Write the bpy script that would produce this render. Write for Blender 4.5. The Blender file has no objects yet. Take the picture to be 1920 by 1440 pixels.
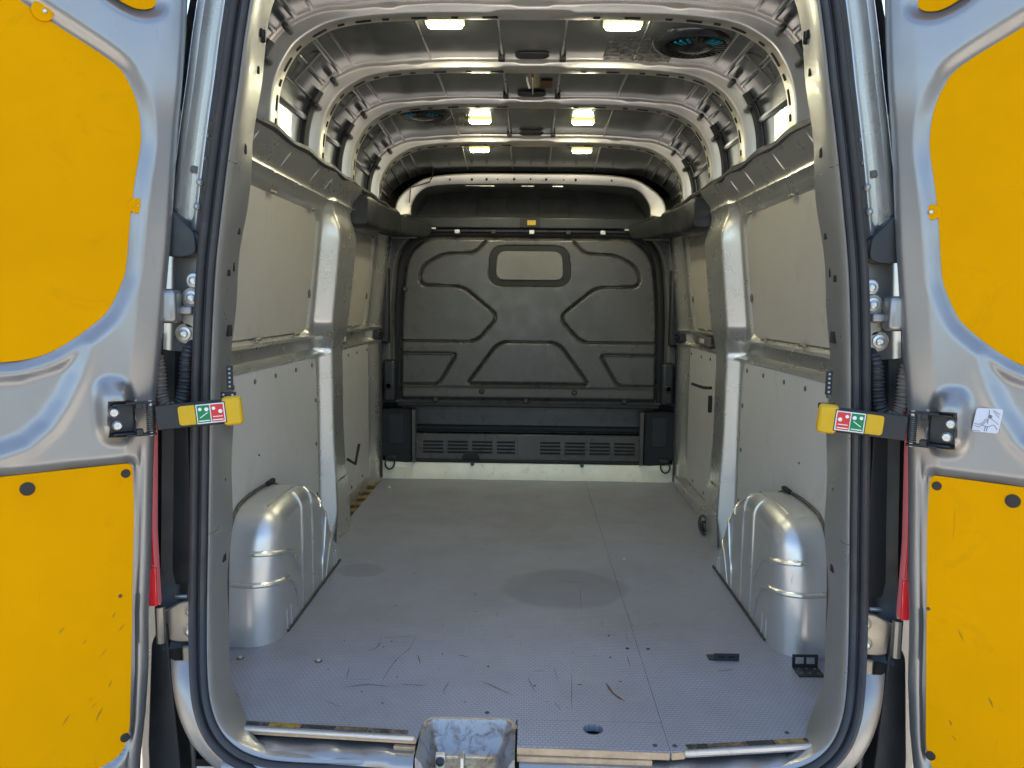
import bpy, math, random
import numpy as np
from mathutils import Vector
random.seed(7); rng = np.random.default_rng(7)
R = math.radians
sc = bpy.context.scene
ZO = 0.60                       # load floor height above the ground; numbers below are measured from the floor

# ------------------------------------------------------------------ camera, sky, sun, exposure
CAM = np.array([0.0, -1.80, 1.0]); FPX = 1442.0
YAW, PITCH, ROLL = R(1.2), R(-6.0), R(0.6)
def _axes():
    cy, sy, cp, sp = math.cos(YAW), math.sin(YAW), math.cos(PITCH), math.sin(PITCH)
    f = np.array([-sy*cp, cy*cp, sp]); r = np.array([cy, sy, 0.]); u = np.cross(r, f)
    c, s = math.cos(ROLL), math.sin(ROLL)
    return c*r+s*u, -s*r+c*u, f
AR, AU, AF = _axes()
cam_d = bpy.data.cameras.new('camera'); cam = bpy.data.objects.new('camera', cam_d); sc.collection.objects.link(cam)
cam_d.sensor_width = 36; cam_d.lens = 36*FPX/1920; cam_d.clip_start = 0.02; cam_d.clip_end = 500
from mathutils import Matrix
cam.matrix_world = Matrix(((AR[0], AU[0], -AF[0], CAM[0]), (AR[1], AU[1], -AF[1], CAM[1]), (AR[2], AU[2], -AF[2], CAM[2]+ZO), (0, 0, 0, 1)))
sc.camera = cam

SUN_EL, SUN_AZ = 58.0, 18.0     # degrees; azimuth from straight ahead (+Y) towards +X
w = bpy.data.worlds.new('World'); sc.world = w; w.use_nodes = True
wn = w.node_tree.nodes; wl = w.node_tree.links
sky = wn.new('ShaderNodeTexSky'); sky.sky_type = 'NISHITA'; sky.sun_disc = False
sky.sun_elevation = R(SUN_EL); sky.sun_rotation = R(SUN_AZ); sky.air_density = 1.0; sky.dust_density = 1.0
bg = wn['Background']; bg.inputs[1].default_value = 0.15
wl.new(sky.outputs[0], bg.inputs[0])
sd = bpy.data.lights.new('sun', 'SUN'); sun = bpy.data.objects.new('sun', sd); sc.collection.objects.link(sun)
sd.energy = 5.0; sd.angle = R(0.55); sd.color = (1.0, 0.94, 0.85)
sdir = Vector((math.sin(R(SUN_AZ))*math.cos(R(SUN_EL)), math.cos(R(SUN_AZ))*math.cos(R(SUN_EL)), math.sin(R(SUN_EL))))
sun.rotation_euler = sdir.to_track_quat('Z', 'Y').to_euler(); sun.location = (3, 6, 8)
sc.view_settings.view_transform = 'Standard'; sc.view_settings.look = 'None'
sc.view_settings.gamma = 1; sc.view_settings.use_curve_mapping = False
sc.view_settings.exposure = 1.6
sc.cycles.max_bounces = 6; sc.cycles.glossy_bounces = 4; sc.cycles.diffuse_bounces = 4
sc.cycles.caustics_reflective = False; sc.cycles.caustics_refractive = False
sc.cycles.sample_clamp_indirect = 8

# ------------------------------------------------------------------ pixel -> point on a known plane (measuring the photograph)
def ray(px, py): return AF + AR*(px-960)/FPX + AU*(720-py)/FPX
def at_z(px, py, z=0.0): d = ray(px, py); return CAM + d*((z-CAM[2])/d[2])
def at_y(px, py, y=0.0): d = ray(px, py); return CAM + d*((y-CAM[1])/d[1])
def at_x(px, py, x=0.0): d = ray(px, py); return CAM + d*((x-CAM[0])/d[0])

# ------------------------------------------------------------------ materials
def mat(name, col, rough=0.5, metal=0.0, coat=0.0, bump=0.0, bscale=200., var=0.0, vscale=6., dirt=0.0, dcol=(0.05, 0.045, 0.04), dscale=9., emis=None, estr=0, spec=0.5, rvar=0.0, scratch=0.0, dlo=0.58, dhi=0.75):
    m = bpy.data.materials.new(name); m.use_nodes = True
    nt = m.node_tree; N = nt.nodes; L = nt.links; b = N['Principled BSDF']
    b.inputs['Roughness'].default_value = rough; b.inputs['Metallic'].default_value = metal
    b.inputs['Coat Weight'].default_value = coat; b.inputs['Coat Roughness'].default_value = 0.08
    b.inputs['Specular IOR Level'].default_value = spec
    b.inputs['Base Color'].default_value = (*col, 1)
    if emis:
        b.inputs['Emission Color'].default_value = (*emis, 1); b.inputs['Emission Strength'].default_value = estr
    tc = N.new('ShaderNodeTexCoord')
    cur = None
    if var or dirt or rvar or scratch:
        rgb = N.new('ShaderNodeRGB'); rgb.outputs[0].default_value = (*col, 1); cur = rgb.outputs[0]
    if var:
        n = N.new('ShaderNodeTexNoise'); n.inputs['Scale'].default_value = vscale; n.inputs['Detail'].default_value = 3; n.inputs['Roughness'].default_value = 0.65
        L.new(tc.outputs['Object'], n.inputs['Vector'])
        mr = N.new('ShaderNodeMapRange'); mr.inputs[1].default_value = 0.3; mr.inputs[2].default_value = 0.7; mr.inputs[3].default_value = 1-var; mr.inputs[4].default_value = 1+var
        L.new(n.outputs[0], mr.inputs[0])
        mx = N.new('ShaderNodeMix'); mx.data_type = 'RGBA'; mx.blend_type = 'MULTIPLY'; mx.inputs[0].default_value = 1
        L.new(cur, mx.inputs[6]); L.new(mr.outputs[0], mx.inputs[7]); cur = mx.outputs[2]
    if dirt:
        n = N.new('ShaderNodeTexNoise'); n.inputs['Scale'].default_value = dscale; n.inputs['Detail'].default_value = 5; n.inputs['Roughness'].default_value = 0.75; n.inputs['Distortion'].default_value = 0.6
        L.new(tc.outputs['Object'], n.inputs['Vector'])
        mr = N.new('ShaderNodeMapRange'); mr.inputs[1].default_value = dlo; mr.inputs[2].default_value = dhi; mr.inputs[4].default_value = dirt
        L.new(n.outputs[0], mr.inputs[0])
        mx = N.new('ShaderNodeMix'); mx.data_type = 'RGBA'
        L.new(mr.outputs[0], mx.inputs[0]); L.new(cur, mx.inputs[6]); mx.inputs[7].default_value = (*dcol, 1); cur = mx.outputs[2]
    if scratch:
        mp = N.new('ShaderNodeMapping'); mp.inputs['Scale'].default_value = (60, 60, 4); mp.inputs['Rotation'].default_value = (0.7, 0.4, 0.5)
        L.new(tc.outputs['Object'], mp.inputs[0])
        n = N.new('ShaderNodeTexNoise'); n.inputs['Scale'].default_value = 1.2; n.inputs['Detail'].default_value = 3; L.new(mp.outputs[0], n.inputs['Vector'])
        n2 = N.new('ShaderNodeTexNoise'); n2.inputs['Scale'].default_value = 5; L.new(tc.outputs['Object'], n2.inputs['Vector'])
        mr = N.new('ShaderNodeMapRange'); mr.inputs[1].default_value = 0.70; mr.inputs[2].default_value = 0.76; L.new(n.outputs[0], mr.inputs[0])
        mr2 = N.new('ShaderNodeMapRange'); mr2.inputs[1].default_value = 0.5; mr2.inputs[2].default_value = 0.65; mr2.inputs[4].default_value = scratch; L.new(n2.outputs[0], mr2.inputs[0])
        mm = N.new('ShaderNodeMath'); mm.operation = 'MULTIPLY'; L.new(mr.outputs[0], mm.inputs[0]); L.new(mr2.outputs[0], mm.inputs[1])
        mx = N.new('ShaderNodeMix'); mx.data_type = 'RGBA'; L.new(mm.outputs[0], mx.inputs[0]); L.new(cur, mx.inputs[6]); mx.inputs[7].default_value = (*dcol, 1); cur = mx.outputs[2]
    if cur is not None: L.new(cur, b.inputs['Base Color'])
    if rvar:
        n = N.new('ShaderNodeTexNoise'); n.inputs['Scale'].default_value = 14; n.inputs['Detail'].default_value = 3
        L.new(tc.outputs['Object'], n.inputs['Vector'])
        mr = N.new('ShaderNodeMapRange'); mr.inputs[1].default_value = 0.3; mr.inputs[2].default_value = 0.7; mr.inputs[3].default_value = max(0.02, rough-rvar); mr.inputs[4].default_value = rough+rvar
        L.new(n.outputs[0], mr.inputs[0]); L.new(mr.outputs[0], b.inputs['Roughness'])
    if bump:
        n = N.new('ShaderNodeTexNoise'); n.inputs['Scale'].default_value = bscale; n.inputs['Detail'].default_value = 4
        L.new(tc.outputs['Object'], n.inputs['Vector'])
        bp = N.new('ShaderNodeBump'); bp.inputs['Strength'].default_value = bump; bp.inputs['Distance'].default_value = 0.004
        L.new(n.outputs[0], bp.inputs['Height']); L.new(bp.outputs[0], b.inputs['Normal'])
    return m

M = {}
M['silver'] = mat('silver_paint', (0.33, 0.327, 0.32), 0.36, 0.72, 0.12, var=0.03, rvar=0.03, scratch=0.25, dcol=(0.10, 0.09, 0.08))
M['frame'] = mat('silver_frame_paint', (0.42, 0.42, 0.41), 0.30, 0.72, 0.3, var=0.03, rvar=0.03, scratch=0.3, dcol=(0.2, 0.19, 0.17))
M['silver_in'] = mat('silver_interior_paint', (0.66, 0.65, 0.61), 0.29, 0.8, 0.1, var=0.03, rvar=0.03)
M['arch'] = mat('satin_arch_paint', (0.64, 0.64, 0.63), 0.34, 0.75, 0.1, var=0.03, rvar=0.04, scratch=0.5, dcol=(0.2, 0.19, 0.17))
M['bow'] = mat('bow_paint', (0.80, 0.755, 0.69), 0.36, 0.82, 0.1, var=0.05, rvar=0.06, dirt=0.15, dcol=(0.25, 0.22, 0.18))
M['skin'] = mat('roof_sheet_paint', (0.44, 0.46, 0.49), 0.22, 0.9, 0.3, var=0.08, rvar=0.04, dirt=0.2, dcol=(0.12, 0.12, 0.11), bump=0.03, bscale=4)
M['steel'] = mat('plated_steel', (0.34, 0.31, 0.26), 0.42, 0.8, var=0.1, rvar=0.1, dirt=0.35, dcol=(0.16, 0.11, 0.07), dscale=20)
M['bolt'] = mat('bolt_zinc', (0.62, 0.62, 0.60), 0.35, 0.8, rvar=0.1, dirt=0.2)
M['yellow'] = mat('yellow_panel_paint', (0.78, 0.352, 0.0002), 0.7, 0, 0, var=0.05, vscale=3, dirt=0.22, dcol=(0.38, 0.21, 0.01), dscale=6, bump=0.06, bscale=60, scratch=0.5, spec=0.03)
M['yellow_plastic'] = mat('yellow_plastic', (0.62, 0.38, 0.002), 0.38, 0, 0.1, var=0.05, dirt=0.3, dcol=(0.35, 0.2, 0.02), dscale=30, bump=0.03, bscale=150)
M['liner'] = mat('grey_lining_board', (0.50, 0.495, 0.48), 0.5, 0, 0, var=0.05, vscale=2.5, dirt=0.25, dcol=(0.2, 0.17, 0.13), dscale=5, bump=0.04, bscale=80, scratch=0.8)
M['door_plug'] = mat('dark_brown_plug', (0.022, 0.018, 0.014), 0.6)
M['board'] = mat('beige_window_board', (0.44, 0.415, 0.365), 0.5, 0, 0, var=0.05, vscale=2.5, dirt=0.25, dcol=(0.2, 0.17, 0.13), dscale=5, bump=0.04, bscale=80, scratch=0.8)
M['plug'] = mat('grey_plug', (0.12, 0.12, 0.11), 0.5, var=0.1)
M['black'] = mat('black_plastic', (0.018, 0.020, 0.022), 0.42, 0, 0, var=0.15, rvar=0.1, bump=0.05, bscale=400, dirt=0.35, dcol=(0.06, 0.057, 0.05), dscale=8)
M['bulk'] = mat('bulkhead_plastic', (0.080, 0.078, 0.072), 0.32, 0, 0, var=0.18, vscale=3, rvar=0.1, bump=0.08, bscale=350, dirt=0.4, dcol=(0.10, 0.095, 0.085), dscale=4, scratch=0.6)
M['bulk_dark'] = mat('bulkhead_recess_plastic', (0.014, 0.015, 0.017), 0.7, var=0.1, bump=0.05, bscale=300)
M['fabric'] = mat('black_trim_cloth', (0.20, 0.21, 0.215), 0.8, var=0.25, vscale=5, bump=0.2, bscale=300)
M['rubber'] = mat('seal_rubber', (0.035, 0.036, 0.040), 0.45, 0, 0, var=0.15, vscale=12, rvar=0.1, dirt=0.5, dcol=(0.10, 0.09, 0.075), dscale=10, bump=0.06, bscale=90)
M['hole'] = mat('shadowed_hole', (0.012, 0.012, 0.012), 0.9)
M['wood'] = mat('plywood_edge', (0.52, 0.37, 0.23), 0.7, var=0.18, vscale=30, dirt=0.4, dcol=(0.2, 0.12, 0.06), dscale=25, bump=0.2, bscale=120)
M['alu'] = mat('aluminium_trim', (0.72, 0.66, 0.58), 0.4, 0.55, var=0.1, rvar=0.1, dirt=0.35, dcol=(0.25, 0.17, 0.1), dscale=22)
M['tape_y'] = mat('tape_yellow', (0.36, 0.23, 0.03), 0.5, var=0.3, vscale=25, dirt=0.9, dcol=(0.10, 0.085, 0.07), dscale=38, dlo=0.46, dhi=0.60)
M['tape_k'] = mat('tape_black', (0.022, 0.021, 0.02), 0.45, var=0.3, vscale=25, dirt=0.85, dcol=(0.17, 0.14, 0.11), dscale=38, dlo=0.50, dhi=0.62)
M['tape_w'] = mat('worn_tape', (0.20, 0.14, 0.07), 0.6, var=0.3, vscale=30, dirt=0.95, dcol=(0.06, 0.05, 0.045), dscale=45, dlo=0.42, dhi=0.56)
M['red'] = mat('tail_lamp_red', (0.75, 0.008, 0.018), 0.15, 0, 0.6, spec=0.6)
M['redpale'] = mat('tail_lamp_pale', (0.75, 0.18, 0.18), 0.15, 0, 0.5)
M['white'] = mat('white_print', (0.78, 0.79, 0.80), 0.4, var=0.04)
M['sticker'] = mat('sticker_white', (0.66, 0.67, 0.74), 0.35, var=0.03, dirt=0.1, dcol=(0.4, 0.4, 0.4))
M['green'] = mat('green_print', (0.0, 0.20, 0.06), 0.35)
M['redprint'] = mat('red_print', (0.62, 0.035, 0.03), 0.35)
M['ink'] = mat('grey_ink', (0.16, 0.16, 0.22), 0.5)
M['orange'] = mat('yellow_sticker', (0.62, 0.38, 0.02), 0.4)
M['blue'] = mat('blue_fan_blade', (0.0, 0.22, 0.33), 0.3)
M['fan'] = mat('fan_black_gloss', (0.012, 0.014, 0.017), 0.2, 0, 0.3, rvar=0.06)
M['foil'] = mat('crinkled_foil', (0.42, 0.41, 0.39), 0.22, 0.95, bump=0.9, bscale=120, rvar=0.1, var=0.2)
M['hose_tan'] = mat('dusty_hose', (0.17, 0.14, 0.11), 0.6, var=0.2, dirt=0.4)
M['hose'] = mat('hose_black', (0.03, 0.03, 0.033), 0.5, var=0.15, dirt=0.3, dcol=(0.1, 0.085, 0.07))
M['scuff'] = mat('dark_scuff', (0.06, 0.057, 0.055), 0.7)
M['rust'] = mat('rust_scrape', (0.16, 0.075, 0.03), 0.8, var=0.3, vscale=60)
M['ysmear'] = mat('black_smear', (0.28, 0.15, 0.008), 0.7)
M['front_strip'] = mat('pale_silver_paint', (0.90, 0.85, 0.66), 0.4, 0.1, 0.1, var=0.07, dirt=0.4, dcol=(0.18, 0.16, 0.13), dscale=16)
M['lens'] = mat('lamp_lens', (0.9, 0.88, 0.75), 0.2, emis=(1.0, 0.93, 0.62), estr=55)
M['clear'] = mat('lamp_rim', (0.6, 0.6, 0.45), 0.15, 0.1, 0.3, emis=(1.0, 0.85, 0.25), estr=0.35)
M['wire'] = mat('thin_wire', (0.02, 0.02, 0.02), 0.5)
M['tie'] = mat('white_tie', (0.7, 0.69, 0.65), 0.5)

def floor_material():
    m = bpy.data.materials.new('blue_grey_mesh_floor'); m.use_nodes = True
    nt = m.node_tree; N = nt.nodes; L = nt.links; b = N['Principled BSDF']
    tc = N.new('ShaderNodeTexCoord')
    mp = N.new('ShaderNodeMapping'); mp.inputs['Rotation'].default_value = (0, 0, R(0)); L.new(tc.outputs['Object'], mp.inputs[0])
    br = N.new('ShaderNodeTexBrick'); br.offset = 0.5; br.inputs['Scale'].default_value = 1.0
    br.inputs['Brick Width'].default_value = 0.0125; br.inputs['Row Height'].default_value = 0.0095; br.inputs['Mortar Size'].default_value = 0.0021; br.inputs['Mortar Smooth'].default_value = 0.9
    br.inputs['Color1'].default_value = (1, 1, 1, 1); br.inputs['Color2'].default_value = (.9, .9, .9, 1); br.inputs['Mortar'].default_value = (0, 0, 0, 1)
    L.new(mp.outputs[0], br.inputs[0])
    def noise(s, d=6, r=0.65, dist=0.0, vec=None):
        n = N.new('ShaderNodeTexNoise'); n.inputs['Scale'].default_value = s; n.inputs['Detail'].default_value = d; n.inputs['Roughness'].default_value = r; n.inputs['Distortion'].default_value = dist
        L.new(vec or tc.outputs['Object'], n.inputs['Vector']); return n.outputs[0]
    def rng_(x, a, c, lo=0., hi=1.):
        k = N.new('ShaderNodeMapRange'); k.inputs[1].default_value = a; k.inputs[2].default_value = c; k.inputs[3].default_value = lo; k.inputs[4].default_value = hi; L.new(x, k.inputs[0]); return k.outputs[0]
    def mix(f, a, c, t='MIX'):
        k = N.new('ShaderNodeMix'); k.data_type = 'RGBA'; k.blend_type = t
        if isinstance(f, float): k.inputs[0].default_value = f
        else: L.new(f, k.inputs[0])
        for i, q in ((6, a), (7, c)):
            if isinstance(q, tuple): k.inputs[i].default_value = (*q, 1)
            else: L.new(q, k.inputs[i])
        return k.outputs[2]
    def mul(a, c):
        k = N.new('ShaderNodeMath'); k.operation = 'MULTIPLY'
        for i, q in ((0, a), (1, c)):
            if isinstance(q, float): k.inputs[i].default_value = q
            else: L.new(q, k.inputs[i])
        return k.outputs[0]
    col = mix(br.outputs[0], (0.22, 0.23, 0.266), (0.345, 0.36, 0.43))
    col = mix(rng_(noise(2.2, 7), 0.35, 0.7, 0.0, 0.55), col, (0.19, 0.19, 0.19))
    col = mix(rng_(noise(11, 5, 0.75, 0.5), 0.55, 0.78, 0.0, 0.45), col, (0.36, 0.355, 0.34))
    col = mix(rng_(noise(26, 5, 0.8), 0.62, 0.8, 0.0, 0.5), col, (0.06, 0.055, 0.05))
    # the worn ring stain: an ellipse with a ragged edge
    sx = N.new('ShaderNodeSeparateXYZ'); L.new(tc.outputs['Object'], sx.inputs[0])
    def ell(cx, cy, rx, ry):
        a = N.new('ShaderNodeMath'); a.operation = 'SUBTRACT'; L.new(sx.outputs[0], a.inputs[0]); a.inputs[1].default_value = cx
        c = N.new('ShaderNodeMath'); c.operation = 'SUBTRACT'; L.new(sx.outputs[1], c.inputs[0]); c.inputs[1].default_value = cy
        a2 = mul(mul(a.outputs[0], 1/rx), mul(a.outputs[0], 1/rx)); c2 = mul(mul(c.outputs[0], 1/ry), mul(c.outputs[0], 1/ry))
        k = N.new('ShaderNodeMath'); k.operation = 'ADD'; L.new(a2, k.inputs[0]); L.new(c2, k.inputs[1])
        k2 = N.new('ShaderNodeMath'); k2.operation = 'ADD'; L.new(k.outputs[0], k2.inputs[0]); L.new(rng_(noise(9, 5), 0.3, 0.7, -0.16, 0.16), k2.inputs[1])
        return k2.outputs[0]
    e = ell(0.135, 0.835, 0.225, 0.185)
    col = mix(rng_(e, 0.82, 1.12, 0.42, 0.0), col, (0.13, 0.132, 0.14))
    e2 = ell(-0.62, 0.98, 0.09, 0.07)
    col = mix(rng_(e2, 0.85, 1.15, 0.35, 0.0), col, (0.14,0.14,0.145))
    # scuffed patches by the tailgate, with fine strokes
    mpz = N.new('ShaderNodeMapping'); mpz.inputs['Scale'].default_value = (4, 90, 1); mpz.inputs['Rotation'].default_value = (0, 0, R(8)); L.new(tc.outputs['Object'], mpz.inputs[0])
    mpy = N.new('ShaderNodeMapping'); mpy.inputs['Scale'].default_value = (110, 6, 1); mpy.inputs['Rotation'].default_value = (0, 0, R(-16)); L.new(tc.outputs['Object'], mpy.inputs[0])
    for vec, a in ((mpz.outputs[0], 0.6), (mpy.outputs[0], 0.55)):
        st = rng_(noise(1.0, 3, 0.6, 0, vec), 0.66, 0.74); msk = rng_(noise(2.6, 4), 0.48, 0.66, 0.0, a)
        col = mix(mul(st, msk), col, (0.04, 0.037, 0.035))
    L.new(col, b.inputs['Base Color'])
    L.new(rng_(noise(6, 7), 0.3, 0.7, 0.33, 0.52), b.inputs['Roughness'])
    b.inputs['Specular IOR Level'].default_value = 0.55
    bp = N.new('ShaderNodeBump'); bp.inputs['Strength'].default_value = 0.35; bp.inputs['Distance'].default_value = 0.0012
    L.new(br.outputs[0], bp.inputs['Height']); L.new(bp.outputs[0], b.inputs['Normal'])
    return m
M['floor'] = floor_material()
def ground_material():
    m = mat('pale_concrete_ground', (0.50, 0.445, 0.37), 0.85, var=0.16, vscale=1.3, dirt=0.3, dcol=(0.2, 0.18, 0.16), dscale=3, bump=0.3, bscale=40)
    return m
M['ground'] = mat('dark_outer_ground', (0.05, 0.05, 0.05), 0.9, var=0.15, vscale=1.3, bump=0.3, bscale=60)
M['apron'] = ground_material()

# ------------------------------------------------------------------ mesh builder and object helpers
class MB:
    def __init__(s): s.v = []; s.f = []
    def add(s, verts, faces):
        n = len(s.v); s.v += [tuple(map(float, p)) for p in verts]; s.f += [tuple(i+n for i in f) for f in faces]; return s
    def box(s, c, d, ax=None):
        """box with centre c and full sizes d, along optional axes (3 vectors)"""
        c = np.array(c, float); A = np.eye(3) if ax is None else np.array(ax, float)
        vs = [c + A[0]*d[0]/2*i + A[1]*d[1]/2*j + A[2]*d[2]/2*k for i in (-1, 1) for j in (-1, 1) for k in (-1, 1)]
        return s.add(vs, [(0, 1, 3, 2), (4, 6, 7, 5), (0, 4, 5, 1), (2, 3, 7, 6), (0, 2, 6, 4), (1, 5, 7, 3)])
    def grid(s, P, flip=False, wrap=False):
        """P: array (n, m, 3)"""
        n, m = P.shape[:2]; fs = []
        for i in range(n-1):
            for j in range(m if wrap else m-1):
                k = (j+1) % m
                q = (i*m+j, (i+1)*m+j, (i+1)*m+k, i*m+k)
                fs.append(q[::-1] if flip else q)
        return s.add(P.reshape(-1, 3), fs)
    def plate(s, out, th):
        """out: list of 3-D points of a planar outline, th: thickness vector from the front to the back"""
        n = len(out); o = np.array(out, float); t = np.array(th, float)
        vs = np.vstack([o, o+t]); fs = [tuple(range(n)), tuple(range(2*n-1, n-1, -1))]
        fs += [(i, i+n, (i+1) % n+n, (i+1) % n) for i in range(n)]
        return s.add(vs, fs)
    def tube(s, path, r, n=8, cap=True):
        p = [np.array(q, float) for q in path]; rings = []; up = None
        for i in range(len(p)):
            t = p[min(i+1, len(p)-1)]-p[max(i-1, 0)]; t /= (np.linalg.norm(t)+1e-12)
            if up is None:
                up = np.cross(t, [0.3, 0.5, 0.8]); up /= np.linalg.norm(up)
            up = up - t*(up@t); up /= (np.linalg.norm(up)+1e-12); sd_ = np.cross(t, up)
            rr = r[i] if hasattr(r, '__len__') else r
            rings.append([p[i]+rr*(math.cos(a)*up+math.sin(a)*sd_) for a in np.linspace(0, 2*math.pi, n, endpoint=False)])
        P = np.array(rings); k = len(s.v); s.grid(P, wrap=True)
        if cap:
            s.f.append(tuple(k+j for j in range(n))[::-1]); s.f.append(tuple(k+(len(p)-1)*n+j for j in range(n)))
        return s
    def lathe(s, c, axis, prof, n=20):
        """prof: list of (radius, height along axis)"""
        a = np.array(axis, float); a /= np.linalg.norm(a); u = np.cross(a, [0.31, 0.52, 0.79]); u /= np.linalg.norm(u); v_ = np.cross(a, u)
        P = np.array([[np.array(c)+a*h+r*(math.cos(q)*u+math.sin(q)*v_) for q in np.linspace(0, 2*math.pi, n, endpoint=False)] for r, h in prof])
        k = len(s.v); s.grid(P, wrap=True)
        s.f.append(tuple(k+j for j in range(n))[::-1]); s.f.append(tuple(k+(len(prof)-1)*n+j for j in range(n))); return s
    def build(s, name, m, parent=None, smooth=35, bevel=0.0, mirror=False, seg=2):
        v = np.array(s.v); v[:, 2] += ZO
        f = s.f
        if mirror: v[:, 0] *= -1; f = [q[::-1] for q in f]
        me = bpy.data.meshes.new(name); me.from_pydata([tuple(p) for p in v], [], f); me.update()
        o = bpy.data.objects.new(name, me); sc.collection.objects.link(o)
        me.materials.append(M[m] if isinstance(m, str) else m)
        if smooth:
            me.shade_smooth(); me.set_sharp_from_angle(angle=R(smooth))
        if bevel:
            b = o.modifiers.new('bevel', 'BEVEL'); b.width = bevel; b.segments = seg; b.limit_method = 'ANGLE'; b.angle_limit = R(40); b.harden_normals = False
        if parent is not None:
            o.parent = parent
            if parent.parent is None and parent.type == 'EMPTY': o.location = -parent.location
        return o
def thing(name, label, cat, loc, group=None):
    e = bpy.data.objects.new(name, None); sc.collection.objects.link(e); e.empty_display_size = 0.1
    e.location = (loc[0], loc[1], loc[2]+ZO); e['label'] = label; e['category'] = cat
    if group: e['group'] = group
    return e
def tag(o, label, cat, group=None):
    o['label'] = label; o['category'] = cat
    if group: o['group'] = group
    return o
def spline(pts, n=8, closed=False):
    """Catmull-Rom through pts"""
    p = [np.array(q, float) for q in pts]; N_ = len(p); out = []
    rng_i = range(N_ if closed else N_-1)
    for i in rng_i:
        if closed: a, b, c, d = p[(i-1) % N_], p[i], p[(i+1) % N_], p[(i+2) % N_]
        else: a, b, c, d = p[max(i-1, 0)], p[i], p[i+1], p[min(i+2, N_-1)]
        for k in range(n):
            t = k/n
            out.append(0.5*((2*b)+(-a+c)*t+(2*a-5*b+4*c-d)*t*t+(-a+3*b-3*c+d)*t**3))
    if not closed: out.append(p[-1])
    return np.array(out)
def rpoly(pts, r, n=5, closed=True):
    """polygon with rounded corners; r number or list"""
    p = [np.array(q, float) for q in pts]; N_ = len(p); out = []
    for i in range(N_):
        if not closed and i in (0, N_-1): out.append(p[i]); continue
        a, b, c = p[(i-1) % N_], p[i], p[(i+1) % N_]; rr = r[i] if hasattr(r, '__len__') else r
        if rr <= 0: out.append(b); continue
        e1, e2 = a-b, c-b; l1, l2 = np.linalg.norm(e1), np.linalg.norm(e2); e1 /= l1; e2 /= l2
        k = min(rr, l1*0.49, l2*0.49); s0, s1 = b+e1*k, b+e2*k
        for t in np.linspace(0, 1, n): out.append((1-t)**2*s0+2*t*(1-t)*b+t*t*s1)
    return np.array(out)
def sstep(x, a, b):
    t = np.clip((x-a)/(b-a), 0, 1); return t*t*(3-2*t)
def seg_dist(X, Y, line):
    d = np.full(X.shape, 9.0)
    for (x0, y0), (x1, y1) in zip(line[:-1], line[1:]):
        dx, dy = x1-x0, y1-y0; l = dx*dx+dy*dy+1e-12
        t = np.clip(((X-x0)*dx+(Y-y0)*dy)/l, 0, 1); d = np.minimum(d, np.hypot(X-x0-t*dx, Y-y0-t*dy))
    return d
def inside(X, Y, poly):
    c = np.zeros(X.shape, bool); n = len(poly)
    for i in range(n):
        x0, y0 = poly[i]; x1, y1 = poly[(i+1) % n]
        if y0 == y1: continue
        k = ((y0 > Y) != (y1 > Y)) & (X < (x1-x0)*(Y-y0)/(y1-y0)+x0); c ^= k
    return c
def sdf(X, Y, poly):
    poly = [tuple(q) for q in poly]; d = seg_dist(X, Y, poly+[poly[0]]); return np.where(inside(X, Y, poly), -d, d)

# ------------------------------------------------------------------ the setting
g = MB(); g.add([(-150, -150, -ZO), (150, -150, -ZO), (150, 150, -ZO), (-150, 150, -ZO)], [(0, 1, 2, 3)])
go = g.build('ground', 'ground', smooth=0); go['kind'] = 'structure'  # unseen outer ground, kept dark to dim what the door flats reflect
ap = MB(); ap.add([(-70, -3.0, 0.004-ZO), (70, -3.0, 0.004-ZO), (70, 12.0, 0.004-ZO), (-70, 12.0, 0.004-ZO)], [(0, 1, 2, 3)])  # pale ground, its extent shaped for bounce light and door reflections
ap = ap.build('bounce_apron', 'apron', smooth=0); ap['kind'] = 'structure'

van = thing('van', 'silver high roof panel van with both rear doors open, empty load space', 'van', (0, 0, -ZO))

# ------------------------------------------------------------------ wall section: half width of the load space against height
WZ = [0.0, 0.80, 0.86, 1.345, 1.40, 1.478, 1.56]; WX = [0.868, 0.868, 0.862, 0.806, 0.785, 0.722, 0.722]
def wallx(z): return np.interp(z, WZ, WX)
YF = 2.50                                                        # front of the load floor

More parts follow.
